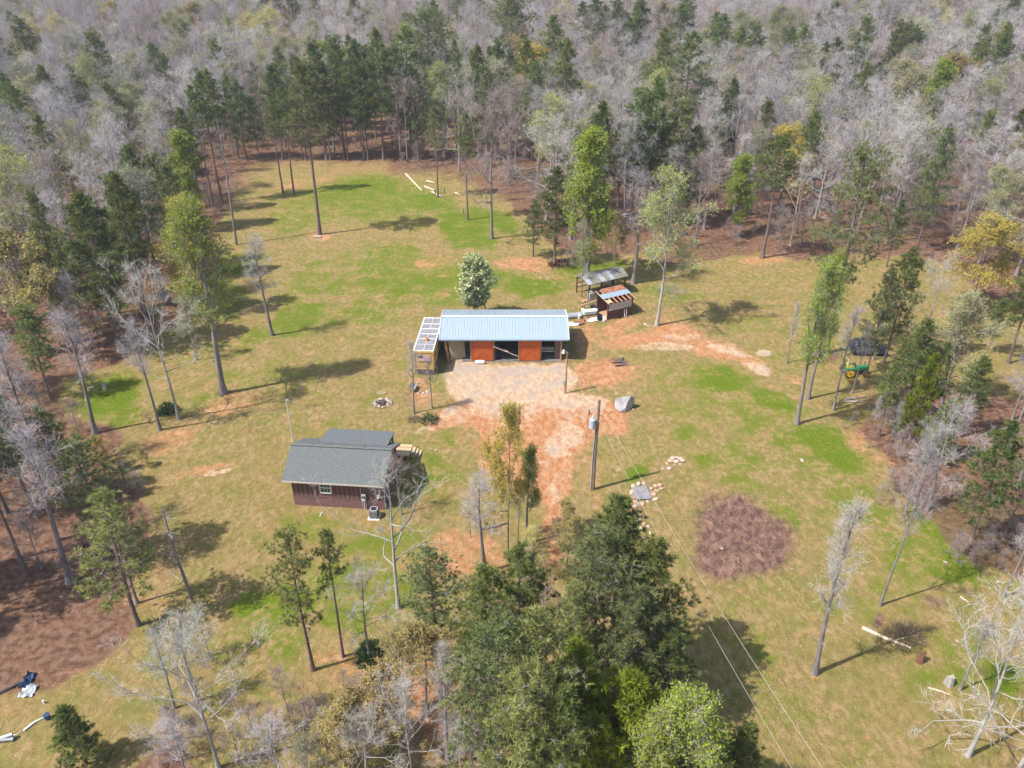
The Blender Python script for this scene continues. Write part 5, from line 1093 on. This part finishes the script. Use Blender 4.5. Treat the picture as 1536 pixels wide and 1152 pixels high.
shrub('shrub', 560, 985, 1.5, 700, SHRUBM, 'dark evergreen bush at the foot of the bent grey tree', 1.3, .35, .12)
shrub('shrub', 1355, 958, 1.8, 900, leaf_mat('brown_twigs', (.12, .09, .06), (.26, .21, .13), .01, .1, .1), 'brown twiggy bush over the fallen log on the tractor side lawn', 1.1, .5, .035)
shrub('shrub', 620, 630, .8, 260, leaf_mat('brown_twigs', (.12, .09, .06), (.26, .21, .13)), 'low brown shrub at the near corner of the garden bed', 1.2, .4, .04)
shrub('shrub', 838, 398, 1.2, 600, leaf_mat('purple_leaves', (.06, .018, .02), (.16, .05, .05), .01, .1, .2), 'low purple leaved bush at the foot of the dark narrow pine', 2.2, .35, .12)
shrub('shrub', 1005, 440, 1.6, 500, leaf_mat('grey_brush', (.22, .21, .17), (.36, .35, .30), .01, .1, .1), 'grey brush heap behind the white trunked tree', 2.2, .7, .03)
bx2, by2 = G(621, 585); bn = empty('garden_bench', (bx2, by2, 0), R(80), 'small grey slatted garden bench beside the bare sapling', 'bench')
for k in range(4): MB().box((0, -.2+k*.13, .42), (1.1, .11, .04)).build('seat_slat', GRYM, bn)
for k in range(3): MB().box((0, .24, .58+k*.13), (1.1, .03, .1)).build('back_slat', GRYM, bn)
for x in (-.5, .5):
    for y in (-.2, .24): MB().box((x, y, .2 if y < 0 else .44), (.05, .05, .4 if y < 0 else .88)).build('leg', DGRY, bn)
# scrap heap beside the barn
def junk(name, mb, m, px, py, rz, label, cat, group=None, z=.02):
    x, y = G(px, py); o = mb.build(name, m, loc=(x, y, z), rot=(0, 0, rz)); return tag(o, label, cat, group)
WT = mat('white_tarp', (.74, .72, .70), .7, .12, 2, .5)
def crumple(w_, d_, seed, amp=.12, n=9):
    r_ = random.Random(seed); m = MB(); g = [[m.bm.verts.new(((i/n-.5)*w_*(1+r_.uniform(-.1, .1)), (j/n-.5)*d_*(1+r_.uniform(-.1, .1)), .02+amp*r_.random()**2)) for j in range(n+1)] for i in range(n+1)]
    for i in range(n):
        for j in range(n): m.bm.faces.new((g[i][j], g[i+1][j], g[i+1][j+1], g[i][j+1]))
    return m
junk('tarp', crumple(2.6, 1.1, 1), WT, 895, 479, .35, 'crumpled white tarp spread before the small dark shed', 'tarp')
junk('tarp', crumple(2.0, 1.0, 2), WT, 861, 486, .15, 'crumpled white tarp beside the barn gable', 'tarp')
junk('metal_sheet_stack', MB().box((0, 0, .2), (2.3, .9, .1)).box((.1, .05, .31), (2.2, .8, .08), .06).box((-.7, 0, .07), (.1, .8, .15)).box((.7, 0, .07), (.1, .8, .15)), GALV2, 858, 476, .32, 'stack of grey metal sheets beside the barn roof edge', 'sheet stack')
junk('bathtub', MB().box((0, 0, .3), (1.7, .75, .5), bev=.14).box((0, 0, .56), (1.76, .8, .05), bev=.02).box((0, 0, .59), (1.45, .52, .02)), WHT, 884, 472, .25, 'white bathtub lying in the scrap heap', 'bathtub')
for px, py, lb in ((869,478,'white bucket standing on the red scrap boards'),(874,469,'white bucket behind the bathtub'),(894,469,'white bucket at the small shed door')):
    junk('bucket', MB().tube([(0, 0, 0), (0, 0, .5)], [.17, .22], 12), WHT, px, py, 0, lb, 'bucket')
for i, (px, py, rz, lb) in enumerate(((876,481,.5,'red brown board lying across the white tarp'),(868,484,.2,'red brown board beside the white bucket'),(886,477,.35,'red brown board under the bathtub edge'),(872,487,.7,'short red brown board at the tarp tip'))):
    junk('scrap_board', MB().box((0, 0, .08+i*.03), (1.5-i*.2, .3, .06)), RUST, px, py, rz, lb, 'board')
junk('black_bin', MB().box((0, 0, .3), (.6, .55, .6), bev=.05).box((0, 0, .62), (.64, .6, .05)), BLKP, 899, 480, .2, 'black square bin on the white tarp', 'bin')
junk('white_jug', MB().box((0, 0, .2), (.35, .3, .4), bev=.08).tube([(0, 0, .4), (0, 0, .5)], .06, 8), WHT, 906, 483, .2, 'white jug beside the black bin', 'jug')
w2 = junk('spare_wheel', MB().tube([(0, -.1, .38), (0, .1, .38)], .38, 16), BLK, 893, 468, .4, 'wheel leaning by the small shed door', 'wheel'); MB().tube([(0, -.115, .38), (0, .115, .38)], .24, 14).build('rim', CRM, w2)
junk('junk_mower', MB().box((0, 0, .35), (.7, .5, .3), bev=.06).bar((.3, 0, .5), (.8, 0, 1.0), .04), DGRY, 888, 462, .4, 'dark mower parked behind the bathtub', 'mower')
for px, py, rz, lb in ((677,532,.3,'white plastic bag in the shade under the barn eave'),): junk('plastic_bag', crumple(.5, .5, 9, .4, 5), WT, px, py, rz, lb, 'bag')
junk('work_table', MB().box((0, 0, .75), (1.5, .8, .06)).box((-.65, -.3, .37), (.07, .07, .74)).box((.65, -.3, .37), (.07, .07, .74)).box((-.65, .3, .37), (.07, .07, .74)).box((.65, .3, .37), (.07, .07, .74)), GRYM, 672, 520, 0, 'grey table in the shaded carport beside the trailer', 'table')
# tractor
tx, ty_ = G(1281, 562); tr = empty('tractor', (tx, ty_, 0), R(6), 'green tractor with yellow wheels parked among the bare trees', 'tractor')
MB().box((.62, 0, .82), (1.35, .52, .5), bev=.08).build('hood', TRG, tr); MB().box((1.31, 0, .8), (.04, .42, .4)).build('grille', DGRY, tr)
MB().box((-.1, 0, .5), (2.4, .34, .3), bev=.03).build('chassis', DGRY, tr); MB().box((-.75, 0, .82), (.75, .5, .25), bev=.06).build('platform', TRG, tr)
st_ = MB().box((-.75, 0, 1.05), (.45, .48, .12), bev=.04).box((-.97, 0, 1.3), (.1, .46, .4), bev=.04).build('seat', mat('yellow_vinyl', (.6, .42, .04), .5, .1, 4), tr)
MB().tube([(-.1, 0, 1.0), (-.28, 0, 1.32)], .025, 6).tube([(-.27, 0, 1.31), (-.29, 0, 1.35)], .2, 14).build('steering_wheel', BLK, tr)
MB().tube([(-1.15, -.42, .7), (-1.2, -.42, 1.9), (-1.2, -.3, 2.1), (-1.2, .3, 2.1), (-1.2, .42, 1.9), (-1.15, .42, .7)], .04, 6).build('roll_bar', mat('pale_yellow_bar', (.62, .55, .3), .5, .1, 4), tr)
MB().tube([(1.0, .12, 1.05), (1.0, .12, 1.5)], .035, 8).build('exhaust', BLK, tr)
for s in (-1, 1):
    MB().box((-.85, s*.56, 1.12), (.95, .34, .06), bev=.02).box((-.42, s*.56, .98), (.06, .34, .3)).build('fender', TRG, tr)
    for x, r_, w_ in ((-.85, .56, .32), (.98, .35, .2)):
        wh = empty('wheel', (x, s*.62, r_)); wh.parent = tr
        MB().tube([(0, -w_/2, 0), (0, -w_/2+.04, 0), (0, w_/2-.04, 0), (0, w_/2, 0)], [r_*.9, r_, r_, r_*.9], 20).build('tyre', mat('dusty_tyre', (.10, .075, .06), .9, .3, 5), wh)
        MB().tube([(0, -w_/2-.02, 0), (0, w_/2+.02, 0)], r_*.70, 16).build('rim', TRY if r_ > .4 else mat('dusty_yellow_rim', (.45, .24, .09), .7, .3, 4), wh); MB().tube([(0, -w_/2-.035, 0), (0, w_/2+.035, 0)], r_*.2, 8).build('hub', DGRY, wh)
# black covered trailer
cx, cy = G(1300, 528)
def lump(w_, d_, h_, seed):
    r_ = random.Random(seed); m = MB(); n = 14
    g = []
    for i in range(n+1):
        row = []
        for j in range(n+1):
            u_, v_ = i/n*2-1, j/n*2-1; k_ = max(abs(u_), abs(v_)); z = h_*(1-max(0, (k_-.7)/.3)**1.5)*(.75+.25*math.cos(u_*2.4+1)*math.cos(v_*2))*(1+r_.uniform(-.1, .1)); row.append(m.bm.verts.new((u_*w_/2*(1+r_.uniform(-.03, .03)), v_*d_/2, max(.02, z))))
        g.append(row)
    for i in range(n):
        for j in range(n): m.bm.faces.new((g[i][j], g[i+1][j], g[i+1][j+1], g[i][j+1]))
    return m
cv_ = empty('covered_trailer', (cx, cy, 0), R(-5), 'black tarpaulin covered trailer behind the tractor', 'trailer')
lump(3.9, 2.2, 1.25, 4).build('cover', BLKP, cv_, loc=(0, 0, .35)); MB().box((0, 0, .45), (3.7, 1.9, .12)).build('bed', DGRY, cv_)
for x in (-.4, .5):
    for s in (-1, 1): MB().tube([(x, s*.95-.1, .32), (x, s*.95+.1, .32)], .32, 14).build('wheel', BLK, cv_)
MB().bar((-1.8, 0, .42), (-3.0, 0, .38), .09).build('drawbar', GRYM, cv_)
# stumps, logs, branches
def stump(px, py, h, r_, m, lb, seed=0):
    q = random.Random(seed); x, y = G(px, py); mb = MB(); n = 10; a = [mb.bm.verts.new((math.cos(k*.628)*r_*1.35*q.uniform(.8, 1.2), math.sin(k*.628)*r_*1.35*q.uniform(.8, 1.2), -.05)) for k in range(n)]
    b = [mb.bm.verts.new((math.cos(k*.628)*r_*q.uniform(.85, 1.1), math.sin(k*.628)*r_*q.uniform(.85, 1.1), h*q.uniform(.55, 1.05))) for k in range(n)]; c = mb.bm.verts.new((0, 0, h*.6))
    for k in range(n): mb.bm.faces.new((a[k], a[(k+1) % n], b[(k+1) % n], b[k])); mb.bm.faces.new((b[k], b[(k+1) % n], c))
    tag(mb.build('tree_stump', m, loc=(x, y, gz(x, y))), lb, 'stump')
stump(1379, 992, 1.15, .2, mat('rotten_red_wood', (.17, .085, .055), .9, .4, 4, .6), 'splintered red brown stump on the tractor side lawn', 1)
stump(1423, 1026, .85, .24, BARK_PALE, 'pale grey stump near the corner of the tractor side lawn', 2)
stump(158, 583, .8, .2, BARK_PALE, 'pale stump in the bright grass at the cottage side wood', 3)
stump(848, 392, .5, .3, ROCKG, 'grey lump under the narrow pine behind the barn', 5)
def log(px0, py0, px1, py1, r_, m, lb, z=None, name='fallen_log', twigs=0):
    a = Vector((*G(px0, py0), 0)); b = Vector((*G(px1, py1), 0)); q = random.Random(px0); mid = a.lerp(b, .5)+Vector((q.uniform(-.1, .1), q.uniform(-.1, .1), 0)); off = Vector((0, 0, r_*.8))
    mb = MB().tube([a+off, a.lerp(mid, .5)+off, mid+off, b+off*.7], [r_, r_*.95, r_*.85, r_*.55], 8)
    for k in range(twigs):
        p = a.lerp(b, q.uniform(.3, .95))+off; mb.tube([p, p+Vector((q.uniform(-.8, .8), q.uniform(-.8, .8), q.uniform(.1, .5)))], [r_*.35, r_*.12], 4)
    tag(mb.build(name, m), lb, 'log')
FRESH = mat('bleached_wood', (.62, .52, .38), .85, .2, 3, .3)
log(1293, 943, 1366, 973, .13, FRESH, 'long bleached log lying on the tractor side lawn', twigs=2)
log(609, 262, 633, 287, .16, FRESH, 'white fallen trunk at the edge of the lawn behind the barn')
log(637, 281, 652, 286, .16, FRESH, 'short white log lying beside the thin crowned pine')
log(648, 289, 663, 296, .16, FRESH, 'white log ending at the thin crowned pine')
log(640, 272, 652, 275, .16, FRESH, 'white log farther back in the grass near the thin crowned pine')
log(683, 290, 690, 293, .14, FRESH, 'short white log between two pines of the lawn behind the barn')
log(1268, 600, 1300, 596, .12, BARK_GREY, 'grey log lying in the tractor grove before the tractor', twigs=3)
log(1265, 603, 1296, 604, .10, BARK_PALE, 'pale log beside the grey log in the tractor grove', twigs=2)
log(1392, 1032, 1425, 1042, .04, FRESH, 'thin white branch beside the pale grey stump', twigs=2)
log(1440, 895, 1452, 903, .05, FRESH, 'small white branch on the tractor side lawn near the wood', twigs=2)
log(-6, 1043, 42, 1020, .12, BARK_DARK, 'dark fallen branch in the litter by the white pipe', twigs=3)
log(688, 1008, 700, 985, .08, BARK_PALE, 'pale branch on the clay gully', twigs=2)
log(480, 775, 485, 768, .05, WHT, 'short white stick on the grass below the cottage window')
log(720, 795, 762, 785, .12, BARK_DARK, 'dark fallen trunk on the clay behind the bare multi stemmed tree', twigs=3)
x_, y_ = G(476, 356); tag(MB().box((0, 0, .1), (1.2, .5, .2), bev=.03).build('stone_block', ROCKP, loc=(x_, y_, .02), rot=(0, 0, .2)), 'pale block lying at the foot of the lone pine', 'block')
for px, py, h_ in ((653,292,.9),(656,293,.8),(667,291,1.0),(695,321,1.0)):
    x_, y_ = G(px, py); tag(MB().bar((0, 0, 0), (0, .03, h_), .14).build('fence_post', BARK_DARK, loc=(x_, y_, 0)), 'short dark post among the white logs of the lawn behind the barn', 'post', 'short dark posts among the logs')
# litter at the lower left
log(36, 1097, 66, 1077, .085, WHT, 'long white plastic pipe at the lawn by the navy tarp', name='plastic_pipe')
log(15, 1104, 32, 1096, .03, WHT, 'thin white strip beside the long plastic pipe', name='plastic_strip')
x_, y_ = G(72, 1078); tag(MB().tube([(0, 0, 0), (0, 0, .38)], [.16, .2], 12).build('bucket', BLUE, loc=(x_, y_, 0)), 'navy bucket at the end of the long plastic pipe', 'bucket')
x_, y_ = G(42, 1022); tag(crumple(.6, 1.3, 21, .3, 6).build('tarp', BLUE, loc=(x_, y_, .02)), 'crumpled navy tarp in the litter at the cottage side wood', 'tarp')
x_, y_ = G(43, 1037); tag(crumple(.9, 1.0, 22, .2, 6).build('tarp', GRYM, loc=(x_, y_, .02)), 'grey plastic sheet lying before the navy tarp', 'tarp')
x_, y_ = G(4, 1112); tag(MB().box((0, 0, .2), (1.3, .3, .12)).tube([(-.5, 0, .1), (.6, .1, .45)], .1, 8).build('metal_gutter', GALV2, loc=(x_, y_, .02), rot=(0, .08, .15)), 'grey metal gutter scrap at the corner of the lawn near the plastic pipe', 'gutter')
x_, y_ = G(66, 1055); tag(MB().box((0, 0, .14), (.12, .1, .28)).build('marker', WHT, loc=(x_, y_, 0)), 'small white marker in the grass above the plastic pipe', 'marker')
# ------------------------------------------------------------------ air
hz = MB().box((0, 720, 24.5), (3100, 2100, 52)).build('haze', mat('unused_haze_slot', (.5, .5, .5)))
hm = bpy.data.materials.new('haze_air'); hm.use_nodes = True; hn = hm.node_tree; hn.nodes.clear()
ho = hn.nodes.new('ShaderNodeOutputMaterial'); pv_ = hn.nodes.new('ShaderNodeVolumePrincipled')
pv_.inputs['Color'].default_value = (.80, .86, .95, 1); pv_.inputs['Density'].default_value = .00032; pv_.inputs['Anisotropy'].default_value = .2
hn.links.new(pv_.outputs[0], ho.inputs['Volume']); hz.data.materials.clear(); hz.data.materials.append(hm)
tag(hz, 'thin pale haze lying over the woods', 'haze', kind='stuff')
